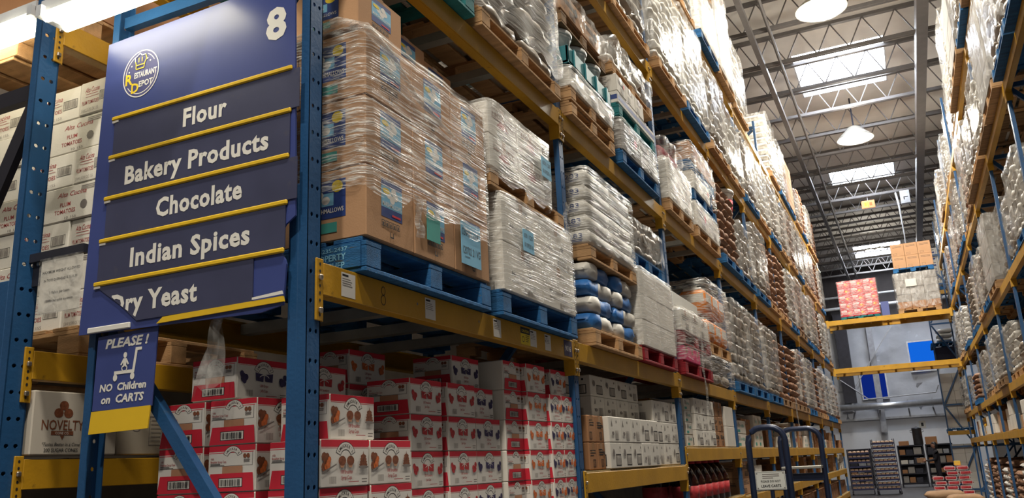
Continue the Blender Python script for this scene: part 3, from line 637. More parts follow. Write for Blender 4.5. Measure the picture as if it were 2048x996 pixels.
for i in range(6): jam('mixed','jam carton with mixed fruit picture, %s, last column before the second post' % lay(6,i), -.02, 2.31, JZ+i*JH, .165, JH-.001)
jam('mixed','topmost jam carton with mixed fruit picture, beside the second post', -.05, 2.24, JZ+6*JH, .23, JH-.001)
for i in range(7):
    jam('apri','jam carton in shade behind the first strawberry column, %s' % lay(7,i), -.40, .80, JZ+i*JH, .28, JH-.001)
# the pallets these stand on
# ---------------------------------------------------------------- back row: tomato cartons and sugar cones
def tom_print(p, W, H, v=0):
    p.on('y-', (-W,0,0))
    if v == 0:
        p.text('Alta Cucina',W*.42,H*.66,H*.22,rM,.004,.35,fit=W*.5); p.rect(W*.2,H*.60,W*.62,H*.615,rM); p.text('PLUM TOMATOES',W*.38,H*.30,H*.17,rM,.004,fit=W*.58); p.lines(W*.2,H*.52,W*.7,1,.02,rM,.002)
        p.frame(W*.70,H*.34,W*.95,H*.62,.002,rK); p.bars(W*.72,H*.37,W*.93,H*.59,rG,3); p.text('J3640 J0380 DE 155',W*.4,H*.08,H*.12,rG,0,fit=W*.6)
    else:
        p.text('Alta Cucina',W*.5,H*.7,H*.2,rM,.004,.35,fit=W*.5); p.text('PLUM',W*.4,H*.42,H*.17,rM,.006,fit=W*.18); p.text('TOMATOES',W*.4,H*.22,H*.17,rM,.006,fit=W*.36); p.ell(W*.72,H*.38,W*.06,H*.13,rG,10); p.lines(W*.66,H*.9,W*.95,3,H*.05,rG,.003)
        p.text('10 155',W*.5,H*.05,H*.1,rG,0,fit=W*.2)
TX1, TYF = -1.40, .30
for r in range(7):
    off = 0 if r % 2 else -.19
    for c_ in range(4):
        wd = .385; x1 = TX1 - c_*.39 + (0 if off == 0 else (.0 if c_ == 0 else .195))
        if off and c_ == 0: wd = .19
        put_carton('tomato_carton', 'white tomato carton, %s, %s from the right, behind the aisle sign' % (lay(7,r), ['first','second','third','fourth'][c_]), 'carton', wd, .29, .168, WHITEC, (x1,TYF+U(-.006,.006),2.195+r*.17), 0, ('tom',r%2), (lambda v: (lambda p: tom_print(p, wd, .168, v)))(r%2), 'wrapped tomato cartons', False)
# ---------------------------------------------------------------- pallets
_pal = {}
def pallet_parts(m, dx, dy, h):
    k = (m.name, round(dx,2), round(dy,2), round(h,3))
    if k not in _pal:
        L = []; t = .018; nb = 6; bw = dx/nb*.78
        for i in range(nb):
            x = -dx + dx*(i+.5)/nb; L.append(('deck_board', MB().cbox(x-bw/2,0,h-t,x+bw/2,dy,h,.003).mesh('deck_board',[m])))
        for j in range(3):
            y0 = (0, dy/2-.05, dy-.1)[j]
            s = MB()
            for i in range(3): x0 = (-dx, -dx/2-.07, -.14)[i]; s.cbox(x0,y0,t,x0+.14,y0+.1,h-t-.016,.004)
            s.box(-dx,y0,h-t-.016,0,y0+.1,h-t)
            L.append(('stringer', s.mesh('stringer',[m])))
        for i in range(3):
            x = (-dx+.05,-dx/2,-.05)[i]; L.append(('bottom_board', MB().cbox(x-.05,0,0,x+.05,dy,t,.003).mesh('bottom_board',[m])))
        one = MB()
        for nm, me in L: one.add([tuple(v.co) for v in me.vertices], [tuple(f.vertices) for f in me.polygons])
        _pal[k] = (L, one.mesh('pallet',[m], fix=False))
    return _pal[k]
PALN = {'wood':('pale wooden',WOOD),'grey':('worn brown wooden',WOODD),'blue':('blue',PBLUE),'red':('red',PRED),'teal':('teal',PTEAL)}
def pallet(kind, label, loc, dx, dy, h, parts=True, sgn=1, rz=0, group='pallets on the racks'):
    nm, m = PALN[kind]; L, one = pallet_parts(m, dx, dy, h)
    if parts:
        t = thing('pallet', label, 'pallet', loc, rz, group)
        for n_, me in L: link(n_, me, t)
    else: t = tag(link('pallet', one, None, loc, rz), label, 'pallet', group)
    if sgn < 0: t.location.x += 0; t.scale = (-1,1,1)
    return t
pallet('wood', 'pale wooden pallet under the tomato cartons', (TX1+.01,.24,2.048), 1.2, 1.1, .14)
def novelty(p):
    W, H = .46, .25
    p.on('x+', (0,-.024,0))
    for a_, b_ in ((0,.0),(-.022,-.03),(.022,-.03)): p.ell(.16+a_,.195+b_,.021,.019,rB,14)
    p.text('NOVELTY',.16,.098,.056,rB,.01,sx=.78); p.rect(.11,.078,.21,.094,rB); p.text('CONE CO.',.16,.081,.013,rW,.01); p.poly([(.15,.076),(.17,.076),(.16,.060)],rB)
    p.text('"Tastes Better in a Cone"',.16,.035,.019,rK,.006,.3,sx=.9); p.text('200 SUGAR CONES',.16,.012,.020,rK,.01,sx=.9)
put_carton('cone_carton','pale sugar cone carton with brown lettering between two blue posts','carton',.5,.40,.25,mat('pale_grey_carton',(196,186,172),.8,0,.06,3),(-1.33,.012,1.64),0,'nov',novelty,None,False)
put_carton('cone_carton','plain pale carton behind the warning sign on the back row shelf','carton',.3,.36,.20,mat('pale_grey_carton2',(176,164,146),.8,0,.06,3),(-1.36,.44,1.64),0,'nov2',lambda p:(p.on('x+',(0,0,0)),p.ring(.1,.13,.03,.03,.003,rG,16),p.frame(.17,.04,.3,.17,.003,rG),p.lines(.18,.15,.29,6,.018,rG,.003)),None,False)

# ---------------------------------------------------------------- loads on the racks
def hsh(*a): return random.Random(repr(a))
def sack_geo(L, W, H, seed, sq=1.0):
    """pillow-like sack lying flat: long axis y, width x, centred, bottom on z=0"""
    q = random.Random(seed); nu, nv = 13, 16; V = []; ph = [q.uniform(0,6.28) for _ in range(6)]
    for i in range(nu):
        u = -1+2*i/(nu-1); e = max(0., 1-abs(u)**(5/sq))**.5; hh = .10+.90*e; ww = .93+.07*e
        for k in range(nv):
            a = 2*math.pi*k/nv; cx, sz = math.cos(a), math.sin(a)
            x = math.copysign(abs(cx)**(.5*sq), cx)*ww; z = math.copysign(abs(sz)**(.55*sq), sz)*hh
            n = .96+.035*math.sin(3*u+2*a+ph[0])+.03*math.sin(7*u-a+ph[1])+.02*math.sin(11*u+3*a+ph[2])
            V.append((x*W/2*min(n,1.0), u*L/2+.012*math.sin(2*a+ph[3])*(abs(u)**4), H/2+z*H/2*(min(1,n) if sz > 0 else 1)))
    F = [(i*nv+k, i*nv+(k+1)%nv, (i+1)*nv+(k+1)%nv, (i+1)*nv+k) for i in range(nu-1) for k in range(nv)]
    F += [tuple(range(nv-1,-1,-1)), tuple((nu-1)*nv+k for k in range(nv))]
    return V, F
_sk = {}
def sack_mesh(L, W, H, m, var, band=None):
    k = (round(L,2), round(W,2), round(H,3), m.name, var, band.name if band else None)
    if k not in _sk:
        V, F = sack_geo(L, W, H, hash((round(L,2),round(W,2),var)) & 0xffff, .5 if band else 1.0); b = MB(); mi = [0]*len(F)
        if band:
            for i in range(12):
                for kk in range(16): mi[i*16+kk] = 1 if (i < 5) == (var % 2 == 0) else 0
            mi[-2] = 1 if var % 2 == 0 else 0; mi[-1] = 1-mi[-2]
        b.add(V, F, mi); _sk[k] = b.mesh('sack', [m] + ([band] if band else []), True)
    return _sk[k]
NAMES = {'brown_sack':'brown sack','white_sack':'white sack','silver_sack':'shiny grey sack','blue_white_sack':'blue and white flour sack'}
SK = {'brown':('brown_sack',SACKB,None),'white':('white_sack',SACKW,None),'silver':('silver_sack',SACKS,None),'flour':('blue_white_sack',SACKW,SACKN),
      'bag39':('white_sack',SACKW,None)}
COUNT = {}; PILE = {}
def over(kind, me, M):
    """past 285 of a kind the rest of the pile becomes one uncountable mass"""
    COUNT[kind] = COUNT.get(kind,0)+1
    if COUNT[kind] <= 285: return False
    b, mats = PILE.setdefault(kind, (MB(), [])); base = []
    for m_ in me.materials:
        if m_ not in mats: mats.append(m_)
        base.append(mats.index(m_))
    b.add([tuple(v.co) for v in me.vertices], [tuple(f.vertices) for f in me.polygons], [base[f.material_index] for f in me.polygons], M); return True
def put_sack(style, label, L, W, H, loc, rz, var, group):
    nm, m, band = SK[style]; me = sack_mesh(L, W, H, m, var, band)
    if over(nm, me, Matrix.Translation(loc) @ Matrix.Rotation(rz,4,'Z')): return
    tag(link(nm, me, None, loc, rz), label, 'sack', group)
def wrap(label, x0, x1, y0, y1, z0, z1, m=None, sag=.004, lump=.010, seed=0, top=True, bottom_jag=.03):
    """film shell round a load: x1 is the aisle side or not, any order"""
    x0, x1 = min(x0,x1)-.006, max(x0,x1)+.006; y0 -= .006; y1 += .006; q = random.Random(seed); r = .03
    per = []
    def edge(a, b, n):
        for i in range(n): per.append((a[0]+(b[0]-a[0])*i/n, a[1]+(b[1]-a[1])*i/n))
    ny, nx = max(8,int((y1-y0)/.07)), 8
    edge((x1,y0+r),(x1,y1-r),ny); edge((x1,y1-r),(x1-r,y1),2); edge((x1-r,y1),(x0+r,y1),nx); edge((x0+r,y1),(x0,y1-r),2)
    edge((x0,y1-r),(x0,y0+r),ny); edge((x0,y0+r),(x0+r,y0),2); edge((x0+r,y0),(x1-r,y0),nx); edge((x1-r,y0),(x1,y0+r),2)
    n = len(per); nz = max(5,int((z1-z0)/.06)); V = []; F = []; cx, cy = (x0+x1)/2, (y0+y1)/2
    ph = [q.uniform(0,6.28) for _ in range(8)]
    for k in range(nz+1):
        f = k/nz
        for i, (x, y) in enumerate(per):
            z = z0+(z1-z0)*f + (bottom_jag*abs(math.sin(i*1.7+ph[0])+math.sin(i*.6+ph[1])) if k == 0 else 0) + (-sag*abs(math.sin(i*.5+ph[2])) if k == nz else 0)
            d = .006+lump*abs(.5*math.sin(i*.9+k*.45+ph[3])+.4*math.sin(i*.37-k*.8+ph[4])+.15*q.uniform(-1,1))
            L = math.hypot(x-cx,y-cy) or 1
            nxn = (1 if abs(x-x1) < r*.9 else -1 if abs(x-x0) < r*.9 else 0); nyn = (1 if abs(y-y1) < r*.9 else -1 if abs(y-y0) < r*.9 else 0)
            V.append((x+nxn*d, y+nyn*d, z))
    for k in range(nz):
        for i in range(n): F.append((k*n+i, k*n+(i+1)%n, (k+1)*n+(i+1)%n, (k+1)*n+i))
    if top: F.append(tuple(nz*n+i for i in range(n)))
    b = MB(); b.add(V, F); tag(b.build('stretch_film', m or FILM, smooth=True), label, 'stretch film', 'stretch film around pallet loads')
def generic_print(style):
    def mk(sx, sy, sz, v):
        q = random.Random(v)
        def fn(p):
            c = {'white':rG,'kraft':rK,'mustard':rK,'teal':rT,'red':rW,'greyc':rK,'jug':rK,'block':rG,'honey':rB,'marsh':rN,'102':rK,'blue':rN}[style]
            for face, W in (('x+',sy),('y-',sx)):
                p.on(face, (0,0,0) if face == 'x+' else (-sx,0,0)); H = sz
                if style == 'marsh':
                    if face == 'x+':
                        p.rect(W*.3,H*.36,W*.74,H*.9,rN); p.rect(W*.3,H*.5,W*.74,H*.80,rL)
                        for a,b in ((.46,.70),(.53,.64),(.6,.7),(.56,.76)): p.ell(W*a,H*b,W*.055,H*.06,rW,10)
                        p.ell(W*.40,H*.74,W*.075,H*.04,rY,12); p.text('MARSHMALLOWS',W*.52,H*.52,H*.09,rW,.01,fit=W*.4); p.rect(W*.52,H*.40,W*.70,H*.43,rR)
                        for a in range(5): p.frame(W*(.30+.075*a),H*.22,W*(.365+.075*a),H*.31,.003,rK); p.rect(W*(.32+.075*a),H*.235,W*(.345+.075*a),H*.28,rK)
                        p.rect(W*.46,H*.08,W*.475,H*.16,rK); p.rect(W*.52,H*.08,W*.535,H*.16,rK); p.rect(W*.46,H*.08,W*.535,H*.10,rK)
                    else:
                        p.rect(W*.2,H*.32,W*.72,H*.86,rN); p.ell(W*.60,H*.76,W*.08,H*.085,rY,14); p.rect(W*.2,H*.5,W*.55,H*.68,rL)
                        for a,b in ((.35,.66),(.44,.58),(.28,.56)): p.ell(W*a,H*b,W*.06,H*.06,rW,10)
                        p.text('MARSHMALLOWS',W*.46,H*.40,H*.09,rW,.01,fit=W*.46)
                        p.rect(W*.30,H*.12,W*.6,H*.26,rT)
                elif style == 'honey':
                    p.text('GRADE A PURE',W*.5,H*.86,H*.07,rB,.01,fit=W*.7); p.text('HONEY',W*.5,H*.68,H*.16,rB,.012,fit=W*.72); p.rect(W*.14,H*.58,W*.86,H*.65,rB); p.text('CLOVER',W*.5,H*.59,H*.05,rW,.01)
                    for j in range(4): p.ring(W*.5,H*(.42+.04*j),W*(.2-.03*j),H*.05,.006,rM,14)
                    p.frame(W*.3,H*.06,W*.78,H*.26,.003,rK); p.bars(W*.33,H*.09,W*.75,H*.23,rK,4)
                elif style == 'mustard':
                    p.text('IT. 73 254 1425',W*.55,H*.80,H*.1,rK,.012,sx=.75); p.ring(W*.66,H*.5,H*.07,H*.07,.005,rK); p.rect(W*.6,H*.49,W*.72,H*.51,rK); p.text('Mustard',W*.4,H*.36,H*.12,rG,.004,fit=W*.4); p.text('PRODUCT OF FRANCE',W*.5,H*.22,H*.07,rK,.006,fit=W*.6); p.bars(W*.5,H*.05,W*.85,H*.18,rG,7)
                elif style == '102':
                    if v % 3: p.poly([(W*.2,H*.62),(W*.27,H*.9),(W*.33,H*.62),(W*.29,H*.62),(W*.27,H*.72),(W*.25,H*.62)],rG); p.text('102',W*.68,H*.76,H*.14,rK,.01,sx=.8); p.bars(W*.5,H*.1,W*.8,H*.46,rG,v); p.rect(W*.5,H*.08,W*.8,H*.1,rK); p.ell(W*.3,H*.34,W*.1,H*.08,rG,10)
                    else: p.frame(W*.45,H*.1,W*.9,H*.55,.006,rK); p.bars(W*.5,H*.15,W*.85,H*.5,rG,v); p.ell(W*.25,H*.6,W*.09,H*.15,rG,10); p.ell(W*.82,H*.8,W*.03,H*.06,rK,8)
                elif style == 'jug':
                    p.text('JUG',W*.5,H*.12,H*.2,rK,.012,fit=W*.35); p.lines(W*.2,H*.8,W*.8,3,H*.12,rK,.006,v); p.rect(W*.25,H*.4,W*.6,H*.44,rG)
                elif style == 'teal':
                    p.rect(0.004,H*.1,W*.4,H*.3,rT); p.text('HB',W*.6,H*.5,H*.3,rT,.01,fit=W*.4); p.bars(W*.1,H*.5,W*.35,H*.85,rG,v)
                elif style == 'red':
                    p.rect(W*.1,H*.55,W*.5,H*.85,rW); p.rect(W*.55,H*.2,W*.9,H*.5,rM); p.rect(W*.12,H*.1,W*.4,H*.2,rO); p.text('FRIES',W*.3,H*.62,H*.14,rR,.01,fit=W*.3)
                elif style == 'blue':
                    p.rect(.004,H*.3,W-.004,H*.7,rN); p.lines(W*.1,H*.9,W*.6,2,H*.06,rK,.004,v)
                elif style != 'block':
                    for j in range(q.randint(1,2)): p.lines(W*q.uniform(.1,.3),H*q.uniform(.6,.85),W*.8,3,H*.09,c,H*.03,v+j)
                    if q.random() < .6: u = W*q.uniform(.1,.5); p.frame(u,H*.1,u+W*.3,H*.38,.004,c); p.bars(u+.01,H*.13,u+W*.3-.01,H*.35,c,v)
                    if q.random() < .4: p.ell(W*.75,H*.6,W*.08,W*.08,rK if style == 'kraft' else rR,12)
        return fn
    return mk
CST = {'marsh':('marshmallow_carton','brown carton with blue label',KRAFT,'marsh'),'honey':('honey_carton','white honey carton',WHITEC,'honey'),'mustard':('mustard_carton','white mustard carton',WHITEC,'mustard'),
       'white':('white_carton','white carton',WHITEC,'white'),'kraft':('brown_carton','brown carton',KRAFT,'kraft'),'brown':('brown_carton','brown carton',KRAFTD,'kraft'),'102':('white_carton','white printed carton',WHITEC,'102'),
       'jug':('jug_carton','white jug carton',WHITEC,'jug'),'teal':('teal_print_carton','teal printed carton',WHITEC,'teal'),'red':('red_carton','red and white carton',mat('red_carton',(196,48,56),.6,0,.1,5),'red'),
       'greyc':('grey_carton','grey wrapped carton',GREYC,'greyc'),'block':('plain_carton','plain white carton',WHITEC,'block'),'pink':('pink_carton','pink carton',PINK,'block'),'blue':('blue_band_carton','blue banded carton',WHITEC,'blue')}
SIDEW = {1:'left',-1:'right'}
def short(s):
    w_ = s.split(); return ' '.join(w_[:16])
def load(P, side, xf, y0, y1, z, items, depth=1.0, parts=True, film_=None, far=False, nmax=2, wp=True):
    """stack items on one rack position; P says where; xf aisle face, side 1: load runs to -x, -1: to +x"""
    sd = hsh(P); wz0 = None
    for it in items:
        kind = it[0]; o = it[-1] if isinstance(it[-1], dict) else {}
        a, b = y0+o.get('a',0), y1-o.get('b',0); xx = xf - side*o.get('dx',0)
        if kind == 'pallet':
            h = o.get('h',.125); nm = PALN[it[1]][0]
            pallet(it[1], '%s pallet%s, %s' % (nm, o.get('say',''), P), (xx,a,z), depth, b-a, h, parts, side); z += h+.001
        elif kind == 'cartons':
            nz, h, ny, st = it[1:5]; nm, lb, m, ps = CST[st]; W = (b-a)/ny
            nxs = o.get('nx',2)
            for k in range(nz):
                for j in range(ny):
                    for i in range(nxs if j == 0 else 1):
                        sx = depth/3.05; v = sd.randrange(3)
                        x = xx - side*(i*sx*1.012+sd.uniform(0,.003))
                        lay_ = 'top' if k == nz-1 and nz > 1 else 'bottom' if k == 0 else NB[k]
                        lb2 = '%s, %s row, %s%s, %s' % (lb, lay_, NB[j] , ' behind' if i else '', P)
                        pf = None if (far or ps is None) else generic_print(ps)(sx, W-.006, h-.002, v)
                        oo = link(nm, carton_mesh(sx, W-.006, h-.002, m, not far and st not in ('block','102','teal')), None, (x, a+j*W+.003, z+k*h), 0)
                        if side < 0: oo.scale = (-1,1,1)
                        tag(oo, lb2, 'carton', lb+'s on the racks')
                        if pf:
                            pm = printed((ps,v,round(sx,3),round(W,3),round(h,3)), pf)
                            if pm: link('printed_panel', pm, oo)
            if wz0 is None: wz0 = z
            z += nz*h
        elif kind == 'sacks':
            n, h, st = it[1:4]; nm, m, band = SK[st]; ln = b-a
            for k in range(n):
                alt = k % 2; cols = ((2,.46),(3,.46)) if o.get('mix',True) else ((2,.46),(2,.46))
                c_, dw = cols[alt]; W = ln/c_
                for j in range(c_):
                    for i in range((2 if j == 0 else 1) if not far or j == 0 else 1):
                        lab = '%s, %s layer, %s%s, %s' % (NAMES[nm], NB[k] if k < 10 else k+1, NB[j], ' behind' if i else '', P)
                        ov = o.get('over',.0)
                        if c_ == 2: L_, Wd, rz = W-.03, .465, 0; cx = xx - side*(.235+i*.49)
                        else: L_, Wd, rz = .45, W-.01, math.pi/2; cx = xx - side*(.235+i*.49)
                        put_sack(st, lab, L_, Wd, h*1.0, (cx+side*sd.uniform(-.008,ov)-side*.012, a+(j+.5)*W, z+k*h), rz+sd.uniform(-.012,.012), (j+k) % 4, NAMES[nm]+'s on the racks')
            if wz0 is None: wz0 = z
            z += n*h
        elif kind == 'bags':
            n, h, ny = it[1:4]; W = (b-a)/ny
            for k in range(n):
                for j in range(ny):
                    for i in range(2 if j == 0 else 1):
                        sx = depth/2.05; kk = ('bag',round(W,2),round(h,3),round(sx,2))
                        if kk not in _cm:
                            c = MB(); c.cbox(-sx,0,0,0,W-.006,h*.985,.024); _cm[kk] = c.mesh('paper_bag',[SACKW], True)
                        o_ = tag(link('paper_bag', _cm[kk], None, (xx-side*i*sx*1.02-side*sd.uniform(0,.012), a+j*W, z+k*h), sd.uniform(-.006,.006)), 'white bag numbered 39283, %s layer, %s%s, %s' % (NB[k],NB[j],' behind' if i else '',P), 'bag', 'numbered white bags')
                        pm = printed(kk, lambda p: (p.on('y-',(-sx,.0,0)), p.text('39283',sx*.72,h*.42,h*.42,rN,.02,fit=sx*.36), p.lines(sx*.56,h*.3,sx*.92,2,h*.1,rN,.004), p.rect(sx*.30,h*.6,sx*.40,h*.68,rN)))
                        link('printed_panel', pm, o_)
            if wz0 is None: wz0 = z
            z += n*h+.01
        elif kind == 'pails':
            h, d, st, n = it[1:5]
            kk = ('pail',h,d)
            if kk not in _cm:
                _cm[kk] = MB().lathe([(d*.42,0),(d*.47,h*.8),(d*.5,h*.82),(d*.5,h*.86),(d*.48,h*.87)],20).mesh('pail_body',[TUB],True), MB().lathe([(d*.52,h*.86),(d*.53,h*.9),(d*.53,h*.96),(d*.5,h),(d*.44,h*.985)],20).mesh('lid',[TUB],True)
            for j in range(n):
                t = thing('pail', 'white plastic pail, %s along, %s' % (NB[j], P), 'pail', (xx-side*d*.55, a+(b-a)*(j+.5)/n, z), 0, 'white pails')
                link('pail_body', _cm[kk][0], t); link('lid', _cm[kk][1], t)
            z += h
        elif kind == 'crate':
            h, m_ = it[1:3]; kk = ('crate',h,m_.name,round(b-a,2))
            if kk not in _cm:
                c = MB(); L_ = b-a; c.box(-depth,0,0,0,L_,.02)
                for yy in (0,L_-.02): c.cbox(-depth,yy,0,0,yy+.02,h,.004)
                for xx_ in (-depth,-.02): c.cbox(xx_,0,0,xx_+.02,L_,h,.004)
                for j in range(4): c.cbox(0,L_*(j+.5)/4-.02,0,.012,L_*(j+.5)/4+.02,h,.003)
                _cm[kk] = c.mesh('crate',[m_])
            o_ = tag(link('crate', _cm[kk], None, (xx,a,z)), 'teal plastic crate, %s' % P, 'crate'); z += o.get('rise', .022)
        elif kind == 'film':
            z1 = z; s0 = (wz0 if wz0 is not None else z-.4) - it[1]
            wrap('clear film around load, %s' % P, xx, xx-side*depth, a, b, s0, z1+.009, film_ or FILM, lump=o.get('lump',.010), seed=sd.randrange(999)); z += .013; wz0 = None
        elif kind == 'reset': wz0 = None
        elif kind == 'gap': z += it[1]
    return z
def L1(x): return LT[x]+.003
# --- first bay, first tier
load('first tier beside the aisle sign', 1, .055, .27, 1.30, L1(1), [('pallet','blue',{'h':.135,'b':-.0}), ('cartons',3,.285,3,'marsh',{'nx':3}), ('film',-.16,{'lump':.012})])
for j, (x, y) in enumerate(((.02,.27),(-.06,.60),(-.10,.93),(-.33,.27))):
    put_carton('marshmallow_carton','brown carton with blue label, loose on top of the wrapped load, %s' % ['front','second','third','behind the front one'][j],'carton',.33,.325,.20,KRAFT,(x,y,L1(1)+.136+.871),0,('marsh',9),generic_print('marsh')(.33,.325,.2,1),'brown cartons on top')
t = thing('paper_label', 'pale blue date label stuck on the brown carton load', 'label', (.064,1.09,2.50)); lb_ = MB().box(-.001,-.09,-.10,.001,.10,.10).build('label_sheet', LBLUE, t)
p = PR(); p.on('x+',(.001,0,0)); p.text('030420 15:42',0.005,.035,.05,rK,0,.1,fit=.17); p.text('120702 21 VG',0.005,-.05,.05,rK,0,.1,fit=.17); p.rect(-.06,-.065,-.01,-.062,rK); p.build('handwriting', PRINTS, t, fix=False)
tag(MB().box(.063,.70,2.44,.065,.81,2.55).build('paper_label', TEAL), 'green label stuck low on the brown carton load', 'label')
q = MB(); q.v = []; n = 8
for k in range(n+1):
    for j in range(5): q.v.append((.07+.012*math.sin(j*2+k), .63+(.04-.02*math.sin(math.pi*k/n))*(j/4-.5)*2, 2.60-.17*k/n))
q.f = [(k*5+j,k*5+j+1,(k+1)*5+j+1,(k+1)*5+j) for k in range(n) for j in range(4)]; q.m = [0]*len(q.f)
tag(q.build('film_tail', FILMW, smooth=True), 'bunched tail of film hanging on the brown carton load', 'plastic film')
# rope of film over the load's top corner
tag(MB().tube([(-.3,.25,3.22),(-.05,.248,3.25),(.07,.255,3.20),(.075,.42,3.16),(.07,.62,3.05),(.068,.95,2.98)], [.02,.025,.02,.014,.012,.01], 8).build('film_roll', FILMW, smooth=True), 'rolled band of film around the top of the brown carton load', 'plastic film')
PA = [o for o in D.objects if o.name.startswith('pallet') and o.get('label','').startswith('blue pallet, first tier beside')][0]
b_ = MB().box(-.66,-.008,.02,-.02,-.001,.115).build('side_board', PBLUE, PA)
p = PR(); p.on('y-',(-.055,-.008,0)); p.text('1-877-235-2437',-.12,.088,.022,rL,.02,fit=.19); p.text('PROPERTY',-.11,.055,.034,rL,.025,fit=.16); p.text('OF CHEP',-.10,.022,.034,rL,.025,fit=.13); p.build('lettering', PRINTS, b_, fix=False)
def tail(label, x, y, z0, z1, wd, seed):
    q = MB(); n = 9; r_ = random.Random(seed)
    for k in range(n+1):
        for j in range(4): q.v.append((x+.01*math.sin(j*2+k*1.3), y+(j/3-.5)*wd*(1-.35*math.sin(k*.9+seed))+.012*math.sin(k*.8+seed), z0+(z1-z0)*k/n+r_.uniform(-.004,.004)))
    q.f = [(k*4+j,k*4+j+1,(k+1)*4+j+1,(k+1)*4+j) for k in range(n) for j in range(3)]; q.m = [0]*len(q.f)
    tag(q.build('film_tail', FILMW, smooth=True), label, 'plastic film')
tail('torn film tail hanging off the corner of the honey carton pallet', .09, 2.30, 3.03, 2.80, .05, 1)
tail('long film strip dangling from the red pallet over the first beam', .105, 5.62, 2.62, 1.88, .06, 2)
tail('film strip dangling from the loads in the sixth bay', .12, 12.2, 2.4, 1.75, .12, 3)
# second load: mustard, honey
z = load('mustard stack left of second post', 1, .06, 1.42, 2.44, L1(1), [('pallet','blue',{'h':.13}), ('cartons',2,.252,2,'mustard',{'a':.02}), ('film',.01,{'a':.015,'lump':.006})])
load('honey stack left of second post', 1, .05, 1.36, 2.36, z+.004, [('pallet','wood',{'h':.105}), ('cartons',2,.178,2,'honey',{'b':.28,'nx':2}), ('film',.08,{'b':.2,'lump':.012})], film_=FILMW)
for nm_, y, zz in (('mustard',1.74,2.66),('honey',2.06,3.17)):
    t = thing('paper_label', 'pale blue handwritten label on the %s carton stack' % nm_, 'label', (.075,y,zz)); MB().box(-.001,-.07,-.06,.001,.07,.06).build('label_sheet', LBLUE, t)
    p = PR(); p.on('x+',(.001,0,0)); p.text('031120',0,.015,.034,rK,0,.1,fit=.11); p.text('010920 6',0,-.035,.034,rK,0,.1,fit=.11); p.build('handwriting', PRINTS, t, fix=False)
# --- second bay, first tier
z = load('flour pallet right of second post', 1, .055, 2.78, 3.80, L1(1), [('pallet','wood',{'h':.115}), ('sacks',4,.112,'flour',{'mix':False})])
load('bag pallet above the flour sacks', 1, .05, 2.82, 3.83, z+.006, [('pallet','wood',{'h':.105}), ('bags',5,.104,2), ('film',.01,{'lump':.012})])
z = load('red pallet stack before third post', 1, .055, 3.86, 4.84, L1(1), [('pallet','red',{'h':.12}), ('cartons',3,.20,2,'block'), ('film',.0,{'lump':.008})], film_=FILMW)
load('blue pallet stack before third post', 1, .03, 3.90, 4.78, z+.012, [('pallet','blue',{'h':.12}), ('sacks',3,.085,'silver',{'b':.08}), ('film',.02,{'lump':.025})], film_=FILMV)
# --- third bay, first tier
z = load('pink carton stack right of third post', 1, .06, 5.10, 6.22, L1(1), [('pallet','red',{'h':.125}), ('cartons',1,.13,3,'pink',{'b':.5}), ('gap',.006), ('pallet','red',{'h':.13,'say':' above'}), ('cartons',1,.20,3,'white'), ('film',.0,{'lump':.02})])
t = thing('tray', 'shallow white tray lying on the white cartons right of third post', 'tray', (-.02,5.2,z+.02))
MB().cbox(-.8,0,0,0,.98,.02,.004).cbox(-.8,0,.02,-.78,.98,.16,.004).cbox(-.02,0,.02,0,.98,.14,.004).build('tray_body', TUB, t)
load('orange jug stack before fourth post', 1, .05, 6.32, 7.36, L1(1), [('sacks',2,.14,'silver'), ('film',.0,{'lump':.015})])
z0 = L1(1)+.30
load('orange jug stack before fourth post', 1, .05, 6.34, 7.36, z0, [('pallet','wood',{'h':.13})])
for k in range(2):
    for j in range(3):
        for i in range(2 if j == 0 else 1):
            t = thing('jug', 'orange plastic jug, %s layer, %s along%s, before fourth post' % (['lower','upper'][k], NB[j], ' behind' if i else ''), 'jug', (-.10-i*.32,6.50+j*.32,z0+.135+k*.31), 0, 'orange jugs')
            kk = 'jug'
            if kk not in _cm:
                a_ = MB().cbox(-.14,-.145,0,.14,.145,.23,.03).mesh('jug_body',[ORNG],True); c = MB().cbox(-.10,-.11,.228,.10,.11,.26,.012); c.lathe([(.03,.255),(.03,.30),(.0001,.302)],12); _cm[kk] = (a_, c.mesh('jug_cap',[TUB],True), MB().cbox(.139,-.12,.10,.1415,.12,.19,.001).cbox(-.12,-.1465,.10,.12,-.144,.19,.001).mesh('jug_label',[WHITEC]))
            link('jug_body',_cm[kk][0],t); link('jug_cap',_cm[kk][1],t); link('jug_label',_cm[kk][2],t)
wrap('clear film around the orange jugs before fourth post', .055, -.8, 6.32, 7.37, z0+.12, z0+.79, FILM, lump=.015, seed=5)
# --- first tier, deeper bays
def bay(k): return k*PT+PW
def PL(t, k, n): return '%s load, %s bay, %s, left rack' % (['first','second','third'][n], NB[k], TIER[t])
LATER = []
def two(t, k, *a, **o): LATER.append((bay(k), lambda: two_(t, k, *a, **o)))
def two_(t, k, la, lb, ga=.02, xa=.06, xb=.06, film_=None, far=False, wa=.0, zoff=0):
    y0 = bay(k); w_ = PT-PW
    if la: load(PL(t,k,0), 1, xa, y0+.08, y0+w_/2-.02, LT[t]+.003, la, film_=film_, parts=k < 4, far=k > 4)
    if lb: load(PL(t,k,1), 1, xb, y0+w_/2+.04, y0+w_-.06, LT[t]+.003, lb, film_=film_, parts=k < 4, far=k > 4)
def sk(n, h, st, pal='wood', f=True, lump=.03, **k): return [('pallet',pal,{'h':.12}), ('sacks',n,h,st,k)] + ([('film',-.05,{'lump':lump*.5})] if f else [])
two(1,3, sk(8,.12,'silver','blue',lump=.03), sk(9,.105,'silver','blue',lump=.025), film_=FILMV)
two(1,4, sk(9,.105,'silver','blue'), sk(8,.115,'brown','grey',f=False), film_=FILMV)
